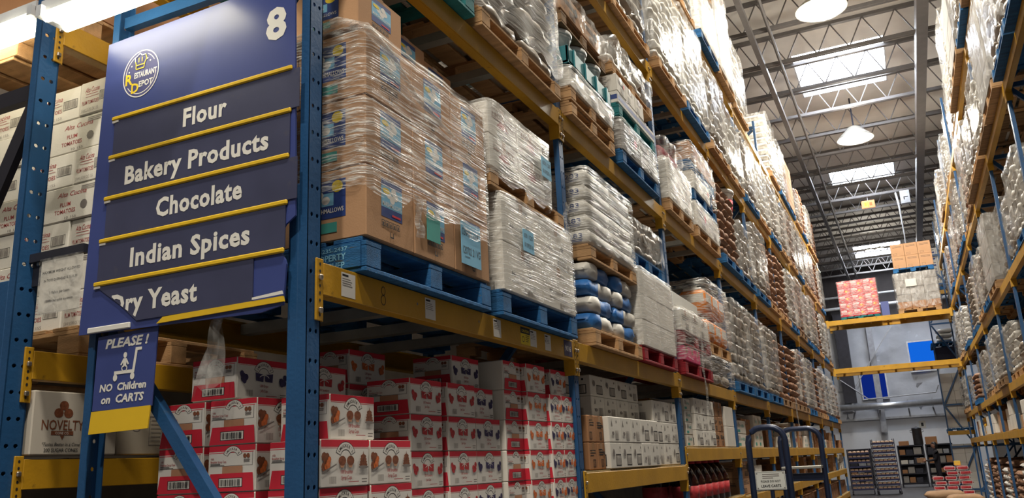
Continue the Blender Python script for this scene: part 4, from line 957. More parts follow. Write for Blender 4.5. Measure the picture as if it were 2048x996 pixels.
two(1,5, sk(8,.12,'brown','grey',f=False), sk(9,.11,'brown','grey'), film_=FILMV)
two(1,6, sk(8,.12,'silver','blue'), sk(8,.12,'brown','grey',f=False), film_=FILMV)
two(1,7, sk(8,.12,'brown','wood'), sk(8,.115,'silver','blue'), film_=FILMV)
two(1,8, sk(8,.115,'silver','blue'), sk(7,.12,'brown','wood'), film_=FILMV)
# --- second tier
load('first load, first bay, second tier, left rack', 1, .07, .42, 1.22, L1(2), [('pallet','teal',{'h':.12}), ('cartons',3,.22,2,'kraft'), ('film',.02)])
load('second load, first bay, second tier, left rack', 1, .07, 1.30, 2.40, L1(2), [('pallet','wood',{'h':.12}), ('sacks',7,.11,'silver'), ('film',.02,{'lump':.03})], film_=FILMW)
PP = 'right of second post on second tier'
z = load(PP, 1, .06, 2.62, 3.52, L1(2), [('pallet','wood',{'h':.105}), ('pallet','wood',{'h':.105,'say':' upper of two'}), ('cartons',1,.14,3,'white'), ('film',.02,{'lump':.015}), ('gap',.01), ('crate',.13,TEALP), ('pails',.28,.27,'w',3,{'dx':.02}), ('gap',.006)])
z = load(PP+', topmost', 1, .03, 2.62, 3.54, z, [('pallet','grey',{'h':.11}), ('cartons',1,.17,2,'kraft',{'b':.1}), ('film',.03,{'lump':.03})], film_=FILMV)
PP = 'left of third post on second tier'
z = load(PP+', low', 1, .07, 3.68, 4.72, L1(2)-.0, [('pallet','blue',{'h':.12}), ('cartons',1,.25,2,'greyc'), ('film',.02,{'lump':.01}), ('gap',.01), ('pallet','teal',{'h':.11}), ('cartons',1,.10,2,'blue'), ('cartons',1,.15,3,'white',{'b':.3}), ('gap',.006)])
z = load(PP+', topmost', 1, .05, 3.66, 4.80, z, [('pallet','wood',{'h':.11}), ('sacks',2,.10,'white',{'b':.2}), ('film',.04,{'lump':.03})], film_=FILMV)
z = load('right of third post on second tier', 1, .06, 5.12, 6.05, L1(2), [('pallet','wood',{'h':.12}), ('cartons',2,.20,2,'jug'), ('film',.0,{'lump':.012})])
tag(MB().cbox(-.7,5.3,z+.002,.0,5.9,z+.2,.05).build('maroon_bale', mat('maroon_cloth',(120,30,44),.8,0,.2,8,.4,20), smooth=True), 'maroon wrapped bale on the jug cartons right of third post', 'bale')
wrap('clear film over the maroon bale right of third post', .01, -.72, 5.28, 5.95, z, z+.26, FILMV, lump=.03, seed=8)
z = load('left of fourth post on second tier', 1, .07, 6.20, 7.34, L1(2), [('pallet','wood',{'h':.12}), ('cartons',1,.26,2,'white'), ('film',.0), ('gap',.01), ('pallet','blue',{'h':.12}), ('cartons',1,.20,2,'white',{'b':.3}), ('gap',.005), ('pallet','blue',{'h':.12,'say':' upper'}), ('cartons',1,.2,3,'brown'), ('film',.02,{'lump':.02})])
two(2,3, sk(8,.115,'brown','blue',f=False,mix=True), [('pallet','blue',{'h':.12}), ('sacks',6,.115,'silver'), ('film',-.02,{'lump':.03})], film_=FILMV, xa=.08)
z_ = LT[2]+.123+.72
t = thing('tub', 'big white tub with red label on the silver sacks, fourth bay', 'tub', (-.22,8.95,z_+.01)); MB().lathe([(.20,0),(.24,.36),(.25,.37)],24).build('tub_body', TUB, t, True); MB().lathe([(.255,.37),(.265,.39),(.255,.42),(.1,.43)],24).build('lid', TUB, t, True); MB().lathe([(.2115,.08),(.2365,.28)],24).build('red_label', RED, t, True)
two(2,4, sk(9,.11,'silver','blue'), sk(8,.12,'brown','wood',f=False), film_=FILMV)
two(2,5, sk(9,.115,'brown','wood',f=False), sk(9,.11,'silver','blue'), film_=FILMV)
two(2,6, sk(9,.12,'brown','grey'), sk(8,.12,'silver','blue'), film_=FILMV)
two(2,7, sk(10,.11,'silver','blue'), sk(9,.115,'brown','wood',f=False), film_=FILMV)
two(2,8, sk(9,.115,'silver','blue'), sk(8,.12,'silver','wood'), film_=FILMV)
# --- third tier
two(3,1, sk(7,.11,'silver','grey',lump=.03), sk(8,.11,'silver','wood',lump=.03), film_=FILMV)
two(3,2, sk(10,.115,'white','wood',lump=.02,mix=False), sk(10,.118,'white','blue',lump=.02,mix=False), film_=FILMV, xa=.09, xb=.09)
two(3,3, sk(9,.115,'silver','wood',lump=.03), sk(8,.115,'white','wood',lump=.025), film_=FILMV, xa=.08)
two(3,4, sk(9,.11,'silver','blue'), sk(8,.12,'white','wood'), film_=FILMV)
two(3,5, sk(9,.115,'silver','blue'), sk(9,.11,'silver','wood'), film_=FILMV)
two(3,6, sk(9,.115,'brown','wood'), sk(9,.12,'silver','blue'), film_=FILMV)
two(3,7, sk(9,.115,'silver','wood'), sk(9,.11,'brown','wood'), film_=FILMV)
two(3,8, sk(9,.12,'brown','wood',f=False), sk(9,.12,'silver','blue'), film_=FILMV)
# --- fourth tier
two(4,2, sk(8,.12,'silver','wood',lump=.03), sk(9,.115,'white','wood',lump=.02), film_=FILMV)
two(4,3, [('pallet','blue',{'h':.12}), ('cartons',3,.27,2,'white'), ('film',.0,{'lump':.015}), ('gap',.01), ('pallet','wood',{'h':.12,'say':' upper'}), ('cartons',3,.24,2,'kraft'), ('film',.0,{'lump':.02})],
         [('pallet','wood',{'h':.12}), ('cartons',7,.26,2,'white'), ('film',-.0,{'lump':.02})], film_=FILMW, xa=.09, xb=.09)
two(4,4, sk(9,.12,'white','wood'), None, film_=FILMV)
two(4,5, None, sk(10,.12,'white','wood',mix=False), film_=FILMV)
two(4,6, sk(9,.12,'white','blue',mix=False), [('pallet','blue',{'h':.12}), ('cartons',7,.15,2,'kraft')], film_=FILMV)
two(4,7, sk(6,.12,'silver','wood'), sk(9,.12,'brown','blue',f=False), film_=FILMV)
two(4,8, sk(8,.12,'silver','wood'), sk(8,.12,'brown','wood',f=False), film_=FILMV)
# --- goods on the shelves under the first tier
def row(P, x, y0, y1, z, nz, h, ny, st, **o): return load(P, 1, x, y0, y1, z, [('cartons',nz,h,ny,st,o)], depth=.9)
SZ = 1.47
row('front left of second bay shelf', -.02, 2.72, 3.02, SZ, 2, .165, 2, 'brown'); row('front of second bay shelf', .01, 3.03, 4.20, SZ, 2, .165, 5, '102'); row('front right end of second bay shelf', -.02, 4.21, 4.93, SZ, 3, .165, 3, '102', nx=1)
row('back left of second bay shelf', -.22, 2.74, 3.05, SZ+.335, 2, .135, 1, '102'); row('upper back of second bay shelf', -.12, 3.1, 4.18, SZ+.335, 2, .14, 4, '102')
SZ = 1.615
row('teal corner of third bay shelf', -.03, 5.28, 5.50, SZ, 4, .105, 1, 'teal'); row('left of third bay shelf', .0, 5.52, 6.35, SZ, 3, .145, 3, '102'); row('middle of third bay shelf', -.02, 6.38, 6.86, SZ, 3, .15, 2, 'brown'); row('right of third bay shelf', .0, 6.9, 7.36, SZ, 2, .21, 1, 'block')
for k in range(3,9):
    q_ = hsh('shelf',k); y = bay(k)+.06
    j = 0
    while y < bay(k)+PT-.45:
        w_ = q_.choice((.38,.5,.62)); st = q_.choice(('brown','kraft','102','white','brown','teal'))
        row('%s pile on upper shelf, %s bay' % (NB[j],NB[k]), q_.uniform(-.12,.0), y, y+w_, 1.615, q_.choice((1,2,2)), q_.choice((.17,.2,.15)), q_.choice((1,2)), st)
        if q_.random() < .85: row('%s pile on middle shelf, %s bay' % (NB[j],NB[k]), q_.uniform(-.2,.0), y, y+w_, 1.095, q_.choice((1,2)), q_.choice((.15,.18)), q_.choice((1,2)), q_.choice(('brown','white','kraft','102')))
        y += w_+.04; j += 1
for k in range(3,9):
    row('wrapped block on bottom shelf, %s bay' % NB[k], -.05, bay(k)+.1, bay(k)+2.2, .515, 1, .3, 4, 'brown')
# big bottles on the lower shelf of the third bay
bot = MB().lathe([(.10,0),(.115,.02),(.115,.20),(.108,.23),(.07,.31),(.035,.345),(.03,.36)],20); bmesh_ = bot.mesh('bottle_body',[DARKL],True)
capm = MB().lathe([(.034,.352),(.036,.356),(.036,.385),(.03,.39)],14).mesh('bottle_cap',[RED],True); labm = MB().lathe([(.1165,.06),(.1165,.17)],20).mesh('bottle_label',[mat('bottle_label_red',(170,52,56),.5,0,.3,30)],True)
for j in range(6):
    for i in range(2):
        t = thing('bottle', 'large dark bottle with red label, %s from left%s, third bay lower shelf' % (NB[j], ', back row' if i else ''), 'bottle', (-.10-i*.27,5.32+j*.27,1.112), 0, 'large dark bottles')
        link('bottle_body',bmesh_,t); link('bottle_cap',capm,t); link('bottle_label',labm,t)

# ---------------------------------------------------------------- right rack loads, deep left loads
def RPL(l, k, n): return '%s load after %s upright, %s, right rack' % (['first','second'][n], NB[k], TIER[l])
RSP = {1:['silver','silver','silver','white','silver','white','silver','silver','silver','brown','silver','brown','silver','silver'],
       2:['white','silver','silver','brown','silver','silver','brown','silver','silver','white','silver','silver','brown','silver'],
       3:['silver','white','silver','silver','brown','silver','silver','brown','silver','silver','brown','silver','silver','silver'],
       4:['white','silver','white','white','silver','white','silver','white','silver','silver','white','brown','silver','silver']}
RHT = {1:8,2:10,3:10,4:12}
def rload(l, k, n):
    y0 = RY0+k*PT+PW+.03+n*1.19; q_ = hsh('r',l,k,n); i = ((k-2)*2+n) % 14; st = RSP[l][i]
    nl = RHT[l]-q_.randint(0,4); pal = q_.choice(('wood','wood','blue','grey'))
    its = [('pallet',pal,{'h':.12})]
    if (l,k,n) in ((3,2,0),(2,3,1),(4,3,0)): its += [('cartons',4,.24,2,'greyc')]
    else: its += [('sacks',nl,.108,st,{})]
    its += [('film',-.02,{'lump':.015})] if q_.random() < .85 else []
    load(RPL(l,k,n), -1, RX-.10 if l > 2 and k < 4 else RX+q_.choice((-.05,-.02,.03,.06)), y0, y0+1.14, RT[l]+.003, its, film_=FILMV, parts=k < 4, far=True)
for l in (1,2,3,4):
    for k in range(1,9):
        for n in (0,1):
            if (k == 1 and l < 3) or (k == 2 and l == 1): continue
            LATER.append((RY0+k*PT, (lambda l,k,n: lambda: rload(l,k,n))(l,k,n)))
for k in range(2,8):
    def fl(k):
        load('floor stack after %s upright, right rack' % NB[k], -1, RX+.02, RY0+k*PT+.2, RY0+k*PT+1.3, 0, [('pallet','wood',{'h':.12}), ('sacks',10,.11,'brown' if k > 4 else 'white',{})], parts=False, far=True)
        load('floor stack before %s upright, right rack' % NB[k+1], -1, RX+.02, RY0+k*PT+1.36, RY0+k*PT+2.4, 0, [('pallet','wood',{'h':.12}), ('sacks',8,.12,'white' if k % 2 else 'brown',{})], parts=False, far=True)
        q_ = hsh('rs',k); y = RY0+k*PT+.15
        for j in range(4):
            if k == 6 and j == 3: continue
            w_ = .5; load('%s shelf pile after %s upright, right rack' % (NB[j],NB[k]), -1, RX+q_.uniform(0,.1), y, y+w_, 1.718, [('cartons',q_.choice((1,2)),q_.choice((.18,.22)),q_.choice((1,2)),q_.choice(('white','kraft','brown','102')))], depth=.9, far=True); y += .56
    LATER.append((RY0+k*PT+.1, (lambda k: lambda: fl(k))(k)))
LATER.sort(key=lambda e: e[0])
for _, f_ in LATER: f_()
YM = mat('yellow_mesh_bag',(222,168,36),.6,0,.3,30,.6,40)
for i in range(3): tag(link('mesh_bag', sack_mesh(.26,.24,.13,YM,i), None, (RX+.16+.01*i,19.3,1.718+.13*i), .2*i), 'small yellow mesh bag stacked on the right rack shelf, %s' % lay(3,i), 'bag', 'yellow mesh bags')
for nm_, (b, mats_) in PILE.items():
    o = link('sack_pile', b.mesh('sack_pile', mats_, True, False)); o['kind'] = 'stuff'; o['label'] = 'remaining %ss stacked in the farthest rack bays' % NAMES[nm_]; o['category'] = 'sacks'
# ---------------------------------------------------------------- loads on the tunnel beams
pallet('teal', 'dark slip pallet under the red cartons on the upper tunnel beam', (1.42,22.45,5.005), 1.0, .9, .08, False)
def red_print(v):
    def fn(p):
        W, H = .33, .196; p.on('y-', (-W,0,0))
        p.rect(W*.08,H*.62,W*.5,H*.88,rW); p.text('FRIES',W*.29,H*.67,H*.2,rR,.01,fit=W*.34); p.ell(W*.72,H*.45,W*.17,H*.26,rO,14); p.ell(W*.66,H*.5,W*.07,H*.12,rY,10); p.rect(W*.08,H*.12,W*.45,H*.3,rM); p.lines(W*.1,H*.5,W*.45,2,H*.1,rW,.006,v)
    return fn
REDC = CST['red'][2]
for r in range(5):
    for c_ in range(3):
        put_carton('red_carton','red printed carton, %s row, %s from left, on the upper tunnel beam' % (lay(5,r),NB[c_]),'carton',.33,.4,.197,REDC,(.42+.335*(c_+1),22.47,5.088+r*.199),0,('redf',c_),red_print(c_),'red cartons on the tunnel beam',False)
wrap('clear film around the red cartons on the upper tunnel beam', .42, 1.43, 22.47, 23.3, 5.09, 6.09, FILM, lump=.008, seed=4)
tag(MB().cbox(1.46,22.6,5.003,1.66,22.62,5.42,.004).build('navy_panel', SIGNB), 'small navy panel standing between the two loads on the tunnel beam', 'panel')
pallet('wood', 'pale pallet under the grey carton load on the upper tunnel beam', (2.92,22.45,5.005), 1.05, .9, .12, False)
for r in range(5):
    off = 0 if r % 2 else .17
    for c_ in range(3):
        w_ = .34; x1 = 1.89+.345*(c_+1)
        put_carton('grey_carton','grey wrapped carton, %s row, %s from left, upper tunnel beam' % (lay(5,r),NB[c_]),'carton',w_,.4,.193,GREYC if r else KRAFTD,(x1,22.47+U(0,.01),5.128+r*.195),0,None,None,'grey cartons on the tunnel beam',False)
wrap('crinkled film around the grey cartons on the upper tunnel beam', 1.88, 2.93, 22.47, 23.3, 5.13, 6.11, FILMV, lump=.03, seed=6)
tag(MB().box(2.15,22.43,5.72,2.42,22.434,5.92).build('paper_sheet', WHITEC), 'white paper sheet taped on the grey carton load', 'paper')
pallet('blue', 'blue pallet between grey cartons and brown cartons on the tunnel beam', (2.90,22.45,6.12), 1.0, .9, .12, False)
for r in range(2):
    for c_ in range(3):
        put_carton('brown_carton','brown carton, %s row, %s from left, high on the tunnel beam' % (['lower','upper'][r],NB[c_]),'carton',.325,.4,.335,KRAFT,(1.92+.33*(c_+1),22.48,6.243+r*.337),0,('kfy',c_),lambda p:(p.on('y-',(-.325,0,0)),p.lines(.05,.27,.28,2,.03,rK,.008,2),p.frame(.05,.03,.14,.08,.004,rK)),'brown cartons on the tunnel beam')
# white cartons with dark marks at the right end of the tunnel
for r in range(6):
    for c_ in range(2):
        put_carton('white_carton','white carton with dark marks, %s row, %s column, right of the tunnel' % (lay(6,r),['left','right'][c_]),'carton',.38,.4,.20,WHITEC,(2.80+.385*(c_+1),26.15,6.24+r*.202),0,('tunw',1),lambda p:(p.on('y-',(-.38,0,0)),p.text('H',.12,.05,.14,rK,.03),p.rect(.22,.04,.34,.09,rN),p.rect(.2,.13,.34,.16,rG)),'white cartons right of the tunnel',False)
pallet('blue','blue pallet under the white marked cartons right of the tunnel',(3.6,26.1,6.105),.8,.9,.125,False)
t = thing('cross_beam','yellow beam under the white marked cartons on the end on rack','rack beam',(2.66,25.97,6.10)); MB().cbox(.0,-.012,-.12,.95,0,0,.003).build('beam_channel',YEL,t)
# ---------------------------------------------------------------- far rack seen end on behind the tunnel
frame_at('rack_upright','thin blue upright seen end on beyond the tunnel, right side',2.66,-1,26.0,6.0 if 6.0 in POSTM else TOPL,depth=.70)
t = thing('cross_beam','short yellow beam on the end on rack beyond the tunnel','rack beam',(2.66,25.97,1.95)); MB().cbox(.0,-.012,-.12,.70,0,0,.003).build('beam_channel',YEL,t)
for z0_, n_, m_, lb in ((2.05,6,'block','white wrapped carton'),(.002,6,'block','white wrapped carton low')):
    for r in range(n_):
        for c_ in range(2):
            put_carton('plain_carton','%s, %s row, %s column, on the end on rack' % (lb,lay(n_,r),['left','right'][c_]),'carton',.33,.5,.26,WHITEC,(2.68+.335*(c_+1),26.12,z0_+r*.262),0,None,None,'white cartons on the end on rack',False)
pallet('blue','blue pallet at mid height on the end on rack',(3.36,26.1,1.90),.7,.9,.13,False)
pallet('blue','dark blue pallet high on the end on rack',(3.36,26.1,4.42),.75,.9,.13,False)
for j in range(3): tag(link('white_sack', sack_mesh(.5,.42,.14,SACKW,j), None, (3.0+.02*j,26.5,4.555+j*.145), .1*j), 'white sack on the high dark pallet of the end on rack, %s' % lay(3,j), 'sack','white sacks on the end on rack')
tag(MB().cbox(2.68,26.1,3.98,3.35,27.0,4.41,.02).build('covered_bale',mat('navy_cover',(34,40,66),.7)),'dark covered bale under the high pallet on the end on rack','bale')
# ---------------------------------------------------------------- goods on the floor at the end of the aisle
REDB = mat('red_bag',(196,50,58),.5,0,.15,6,.3,20); 
pallet('wood','low pallet under the red bags at the end of the aisle',(2.95,23.9,0),.95,.8,.13,False)
for r in range(7):
    for c_ in range(3):
        if r > 4 and c_ == 0: continue
        o = tag(link('red_bag', sack_mesh(.285,.45,.122,REDB,c_), None, (2.17+.315*c_+(.05 if r%2 else 0),24.15,.132+r*.125), math.pi/2), 'red bag with white ends, %s layer, %s from left, aisle end pile' % (lay(7,r),NB[c_]),'bag','red bags on the aisle end pile')
        p_ = printed('redbag', lambda p:(p.on('y-',(0,0,0)), p.frame(-.13,.02,.13,.115,.012,rW)))
        b_ = link('printed_panel', p_, o, (-.225,0,0), -math.pi/2)
tag(MB().cbox(2.62,24.2,1.01,2.78,24.5,1.13,.01).build('yellow_box', mat('yellow_box',(226,190,70),.6)),'small yellow box on top of the red bag pile','box')
TAN = mat('tan_paper_sack', (168,132,98), .75, 0, .12, 4, .4, 10)
for i,(x,y,z,lb) in enumerate(((2.22,22.95,.01,'lower of the two big tan sacks'),(2.24,22.95,.225,'upper of the two big tan sacks'),(2.68,21.9,.01,'big tan sack nearest the right rack'),(2.66,21.9,.195,'big tan sack lying on the nearest one'))):
    tag(link('tan_sack', sack_mesh(.95 if i < 2 else .8,.62,.21 if i < 2 else .18,TAN,i), None, (x,y,z), math.pi/2+.04*(i%2)), lb+' on the floor before the red bags','sack','tan sacks at the aisle end')
# bread tray racks
LOAF = [sack_mesh(.30,.13,.11,mat('bread_bag',(196,160,130),.3,0,.35,14,.4,30),j) for j in range(2)]
def bread_rack(label, x, y, ns, rz, say, full):
    t = thing('bread_rack', label, 'bread rack', (x,y,0), rz)
    NV = mat('navy_tray',(46,48,88),.5); FR = mat('rack_tube',(120,116,124),.35,.5)
    for sx in (-.36,.36):
        for sy in (-.28,.28): MB().tube([(sx,sy,.1),(sx,sy,.18+ns*.155)], .014, 8).build('upright', FR, t); c = MB().tube([(sx-.02,sy,.06),(sx+.02,sy,.06)],.055,12).build('caster',DARKS,t)
    for k in range(ns):
        z = .16+k*.155; s_ = MB().box(-.37,-.29,z,.37,.29,z+.012)
        for a in ((-.37,-.29,.37,-.275),(-.37,.275,.37,.29),(-.37,-.29,-.355,.29),(.355,-.29,.37,.29)): s_.box(a[0],a[1],z,a[2],a[3],z+.055)
        s_.build('tray', NV, t)
    t.rotation_euler = (0,0,rz)
    for k in range(ns):
        if not full(k): continue
        for j in range(5):
            lo_ = Vector((-.28+.14*j,-.1,.174+k*.155)); c, s = math.cos(rz), math.sin(rz)
            tag(link('bread_loaf', LOAF[(j+k)%2], None, (x+lo_.x*c-lo_.y*s, y+lo_.x*s+lo_.y*c, lo_.z), rz), 'bagged loaf, %s from left, %s tray, %s' % (NB[j],lay(ns,k) if k < 9 else ordn(k)+' from bottom',say),'bread','bagged loaves on the bread racks')
bread_rack('tall navy bread tray rack in the middle of the far floor', .68, 31.2, 11, .12, 'tall middle bread rack', lambda k: True)
bread_rack('shorter bread tray rack against the end of the left rack', -.18, 31.6, 9, .05, 'left bread rack', lambda k: k != 5)
# shelf units by the back wall
def unit(label, x, w_, y, h, n, say, seed):
    t = thing('shelf_unit', label, 'shelf unit', (x,y,0)); q_ = random.Random(seed)
    for sx in (0,w_):
        for sy in (0,.5): MB().box(sx-.02,sy-.02,0,sx+.02,sy+.02,h).build('upright',DARKS,t)
    MB().box(0,.50,.1,w_,.51,h).build('back_panel',DARKS,t)
    for k in range(n):
        z = .15+k*(h-.2)/(n-1); MB().box(-.02,-.02,z,w_+.02,.52,z+.03).build('shelf',DARKS,t)
        if k == n-1: continue
        xx = .05
        while xx < w_-.16:
            ww = min(q_.uniform(.18,.32), w_-.04-xx); hh = q_.uniform(.14,.29); m_ = q_.choice((GREYC,DARKS,WHITEC,KRAFTD,PIPEG))
            tag(MB().cbox(x+xx,y+.03,z+.031,x+xx+ww,y+.44,z+.031+hh,.01).build('storage_box',m_), '%s box, %s shelf of the %s, %.0f cm from its left' % ({'grey_carton':'grey','dark_steel':'black','white_cardboard':'white','brown_cardboard':'brown','grey_pipe':'pale grey'}[m_.name],NB[k],say,xx*100),'box','boxes on the back wall shelves'); xx += ww+.03
unit('black shelf unit on the white back wall, under the tall pot', 1.05, .95, 36.5, 1.66, 5, 'left black shelf unit', 1)
unit('black shelf unit by the back wall behind the shorter bread rack', -.9, .9, 36.5, 1.6, 5, 'far left shelf unit', 5)
unit('black shelf unit on the white back wall, behind the person', 2.1, .95, 36.5, 1.66, 5, 'right black shelf unit', 2)
t = thing('stock_pot','tall dark pot on top of the left shelf unit by the back wall','pot',(1.86,36.75,1.645)); MB().lathe([(.17,0),(.18,.02),(.18,.62),(.19,.63),(.17,.64)],20).build('pot_body',mat('dark_enamel',(64,62,64),.4,.3,.2),t,True); MB().lathe([(.19,.64),(.18,.67),(.05,.70),(.02,.73)],20).build('lid',DARKS,t,True)
for s_ in (-1,1): MB().tube([(s_*.18,0,.5),(s_*.25,0,.52),(s_*.25,0,.58),(s_*.18,0,.6)],.012,6).build('handle',DARKS,t)
tag(MB().cbox(2.12,36.6,1.645,2.55,36.95,1.95,.008).build('brown_carton',KRAFTD),'brown carton beside the tall dark pot on the shelf unit','carton')
tag(MB().cbox(1.12,36.6,1.645,1.5,36.95,1.82,.008).build('brown_carton',KRAFTD),'flat brown carton left of the tall dark pot','carton')
t = thing('notice_sheet','small white notice on the white back wall above the shelves','notice',(2.15,YB-.005,2.55)); MB().box(-.14,-.004,-.16,.14,.004,.16).build('sheet',WHITEC,t); p = PR(); p.on('y-',(0,-.004,0)); p.rect(-.05,-.08,.05,.08,rK); p.build('printed_panel',PRINTS,t,fix=False)
# ---------------------------------------------------------------- platform cart in the aisle
CT = thing('platform_cart','dark blue platform cart with two tall tube handles parked by the left rack','cart',(.715,4.765,0),-.05)
MB().cbox(-.22,-.02,.20,.22,1.58,.25,.006).build('deck', BLUEC, CT)
def handle(y, w_, h, name):
    r = .11; pts = [(-w_/2,y,.22),(-w_/2,y,h-r)] + [(-w_/2+r-r*math.cos(a),y,h-r+r*math.sin(a)) for a in (.4,.8,1.2,math.pi/2)] + [(w_/2-r+r*math.sin(a),y,h-r+r*math.cos(a)) for a in (0,.4,.8,1.2)] + [(w_/2,y,h-r),(w_/2,y,.22)]
    o = MB().tube(pts, .024, 10).build('handle', BLUEC, CT, True)
    return o
h1 = handle(0,.285,1.72,'near'); h2 = handle(1.52,.37,1.735,'far')
MB().cbox(-.155,-.012,1.24,.155,.012,1.36,.004).build('cross_plate', BLUEC, CT)
MB().tube([(.0,0,1.24),(.0,0,.24)], .016, 8).build('centre_strut', BLUEC, CT)
MB().cbox(-.18,1.40,1.37,.18,1.53,1.395,.004).build('tray_top', STEEL, CT); MB().cbox(-.18,1.50,1.26,.18,1.54,1.33,.004).build('cross_plate', BLUEC, CT)
pl = MB().cbox(-.115,-.020,1.245,.115,-.014,1.385,.002).build('sign_plate', TUB, CT)
p = PR(); p.on('y-',(0,-.020,1.315)); p.frame(-.11,-.065,.11,.065,.002,rK); p.lines(-.06,.045,.07,3,.014,rG,.006,2); p.text('PLEASE DO NOT',0,-.012,.022,rK,.015,fit=.15); p.text('LEAVE CARTS',0,-.048,.026,rK,.02,fit=.15)
for a in ((-.1,.055),(.1,.055),(-.1,-.055),(.1,-.055)): p.ell(a[0],a[1],.005,.005,rG,8)
p.build('printed_panel',PRINTS,pl,fix=False)
for sx in (-.17,.17):
    for y in (.15,1.4): c = MB().tube([(sx-.022,y,.085),(sx+.022,y,.085)],.085,16).build('caster',DARKS,CT); MB().cbox(sx-.03,y-.03,.09,sx+.03,y+.03,.2,.005).build('caster_fork',STEEL,c)
# ---------------------------------------------------------------- person carrying a carton at the end of the aisle
def skin(name, pts, edges, rad, m, parent, sub=2):
    me = D.meshes.new(name); me.from_pydata(pts, edges, []); me.materials.append(m); o = link(name, me, parent)
    o.modifiers.new('s','SKIN'); sv = me.skin_vertices[0].data
    for i, r in enumerate(rad): sv[i].radius = (r, r) if not isinstance(r, tuple) else r
    sv[0].use_root = True
    sb = o.modifiers.new('u','SUBSURF'); sb.levels = sub; sb.render_levels = sub
    dg = bpy.context.evaluated_depsgraph_get(); dg.update(); nm = D.meshes.new_from_object(o.evaluated_get(dg)); o.modifiers.clear(); o.data = nm; nm.name = name
    if not nm.materials: nm.materials.append(m)
    nm.polygons.foreach_set('use_smooth',[True]*len(nm.polygons)); return o
PX, PY = 2.36, 32.2
PE = thing('person','person with dark hair in dark clothes carrying a carton at the aisle end','person',(PX,PY,0),0)
SKINM = mat('skin',(168,120,96),.55,0,.06); CLO = mat('black_clothing',(38,34,40),.85,0,.12,12); HAIR = mat('dark_hair',(26,22,22),.5,0,.2,40)
# faces -x (towards the bread racks); y is the body's side axis
pts = [(0,0,.92),(0,0,1.05),(-.01,0,1.22),(-.01,0,1.36),(-.01,0,1.44),(-.02,0,1.50),
       (0,.16,1.36),(-.04,.21,1.10),(-.26,.17,1.06),(-.36,.14,1.07),(0,-.16,1.36),(-.04,-.21,1.10),(-.26,-.17,1.06),(-.36,-.14,1.07),
       (0,.09,.86),(-.03,.10,.48),(.02,.10,.09),(-.14,.11,.04),(0,-.09,.86),(.03,-.10,.48),(.09,-.10,.09),(-.07,-.11,.04)]
ed = [(0,1),(1,2),(2,3),(3,4),(4,5),(3,6),(6,7),(7,8),(8,9),(3,10),(10,11),(11,12),(12,13),(0,14),(14,15),(15,16),(16,17),(0,18),(18,19),(19,20),(20,21)]
ra = [.13,.115,.13,.11,.055,.05,.065,.045,.036,.026,.065,.045,.036,.026,.095,.06,.042,.04,.095,.06,.042,.04]
body = skin('body', pts, ed, ra, CLO, PE)
hd = MB()
ns_, nr_ = 14, 12
for i in range(nr_+1):
    th = math.pi*i/nr_; z = math.cos(th); rr = math.sin(th)
    for k in range(ns_):
        a = 2*math.pi*k/ns_; x = .098*rr*math.cos(a); y = .076*rr*math.sin(a); f_ = max(0,-math.cos(a))
        zz = .118*z
        if z < -.2: x *= 1-.15*abs(z); y *= 1-.22*abs(z)
        if f_ > .8 and -.45 < z < .05: x -= .020*(1 if abs(z+.25) < .14 else .3)*(f_-.8)/.2
        if .6 < f_ < .97 and .0 < z < .2: x += .008
        if f_ > .8 and -.62 < z < -.52: x -= .006
        hd.v.append((x,y,zz))
for i in range(nr_):
    for k in range(ns_): hd.f.append((i*ns_+k,i*ns_+(k+1)%ns_,(i+1)*ns_+(k+1)%ns_,(i+1)*ns_+k)); hd.m.append(0)
for s_ in (-1,1): hd.lathe([(.002,-.03),(.016,-.018),(.02,0),(.014,.022),(.002,.03)],8,(.01,s_*.076,-.005))
h_ = hd.build('head', SKINM, PE, True); h_.location = (-.03,0,1.585)
ey = MB()
for s_ in (-1,1): ey.lathe([(.001,-.008),(.010,-.004),(.010,.004),(.001,.008)],8,(-.088,s_*.03,.012))
ey.build('eyes', BLACK, h_)
hr = MB()
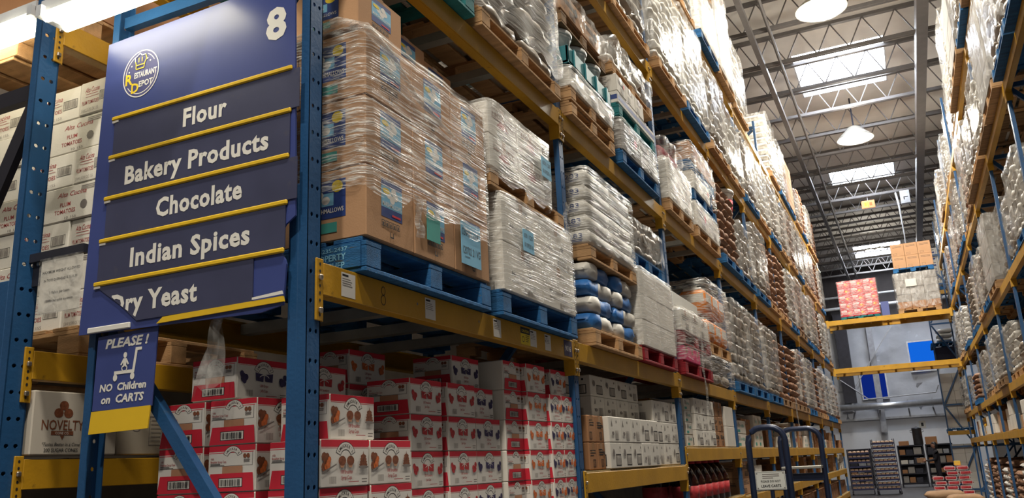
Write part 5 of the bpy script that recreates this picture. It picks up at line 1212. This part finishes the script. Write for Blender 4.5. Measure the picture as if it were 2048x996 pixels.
for i in range(8):
    th = math.pi*.62*i/7
    for k in range(ns_):
        a = 2*math.pi*k/ns_; bk = math.cos(a); ext = 1.0 if bk > -.2 else .55
        t_ = th*ext; hr.v.append((.112*math.sin(t_)*math.cos(a)+.008, .09*math.sin(t_)*math.sin(a), .130*math.cos(t_)-(.05 if i == 7 and bk > 0 else 0)))
for i in range(7):
    for k in range(ns_): hr.f.append((i*ns_+k,i*ns_+(k+1)%ns_,(i+1)*ns_+(k+1)%ns_,(i+1)*ns_+k)); hr.m.append(0)
hr.build('hair', HAIR, h_, True)
for s_ in (-1,1):
    hp = [(-.35,s_*.14,1.07),(-.40,s_*.145,1.065),(-.43,s_*.145,1.06)]; he = [(0,1),(1,2)]; hrd = [.024,.030,.026]
    for f in range(4):
        b0 = len(hp); zz = 1.085-.018*f; L_ = (.045,.05,.047,.036)[f]
        hp += [(-.445,s_*.148,zz),(-.465,s_*(.148-.006),zz-.004),(-.47,s_*(.148-.03),zz-.006),(-.47,s_*(.148-.03-L_*.5),zz-.006)]
        he += [(2,b0),(b0,b0+1),(b0+1,b0+2),(b0+2,b0+3)]; hrd += [.009,.0085,.008,.007]
    b0 = len(hp); hp += [(-.41,s_*.13,1.10),(-.43,s_*.115,1.115)]; he += [(1,b0),(b0,b0+1)]; hrd += [.011,.009]
    skin('hand', hp, he, hrd, SKINM, PE, 1)
put_carton('brown_carton','brown carton held in the hands of the person in dark clothes','carton',.30,.22,.16,KRAFT,(PX-.36,PY-.11,1.01))
# back row: pallets overhead behind the sign
for i in range(2): pallet('wood','pale pallet overhead on the back row above the tomato cartons, %s' % ['near','far'][i],(-1.38,.12+1.15*i,3.505),1.05,1.1,.13)
beam('load_beam','yellow back row rear beam at lamp height',-2.4,-1,0,2.4,3.50,bolts=False)
for i in range(2):
    for j in range(2): put_carton('brown_carton','brown carton overhead on the back row pallet, %s, %s' % (['near','far'][i],['lower','upper'][j]),'carton',1.0,1.05,.5,KRAFTD,(-1.4,.14+1.15*i,3.637+.502*j))
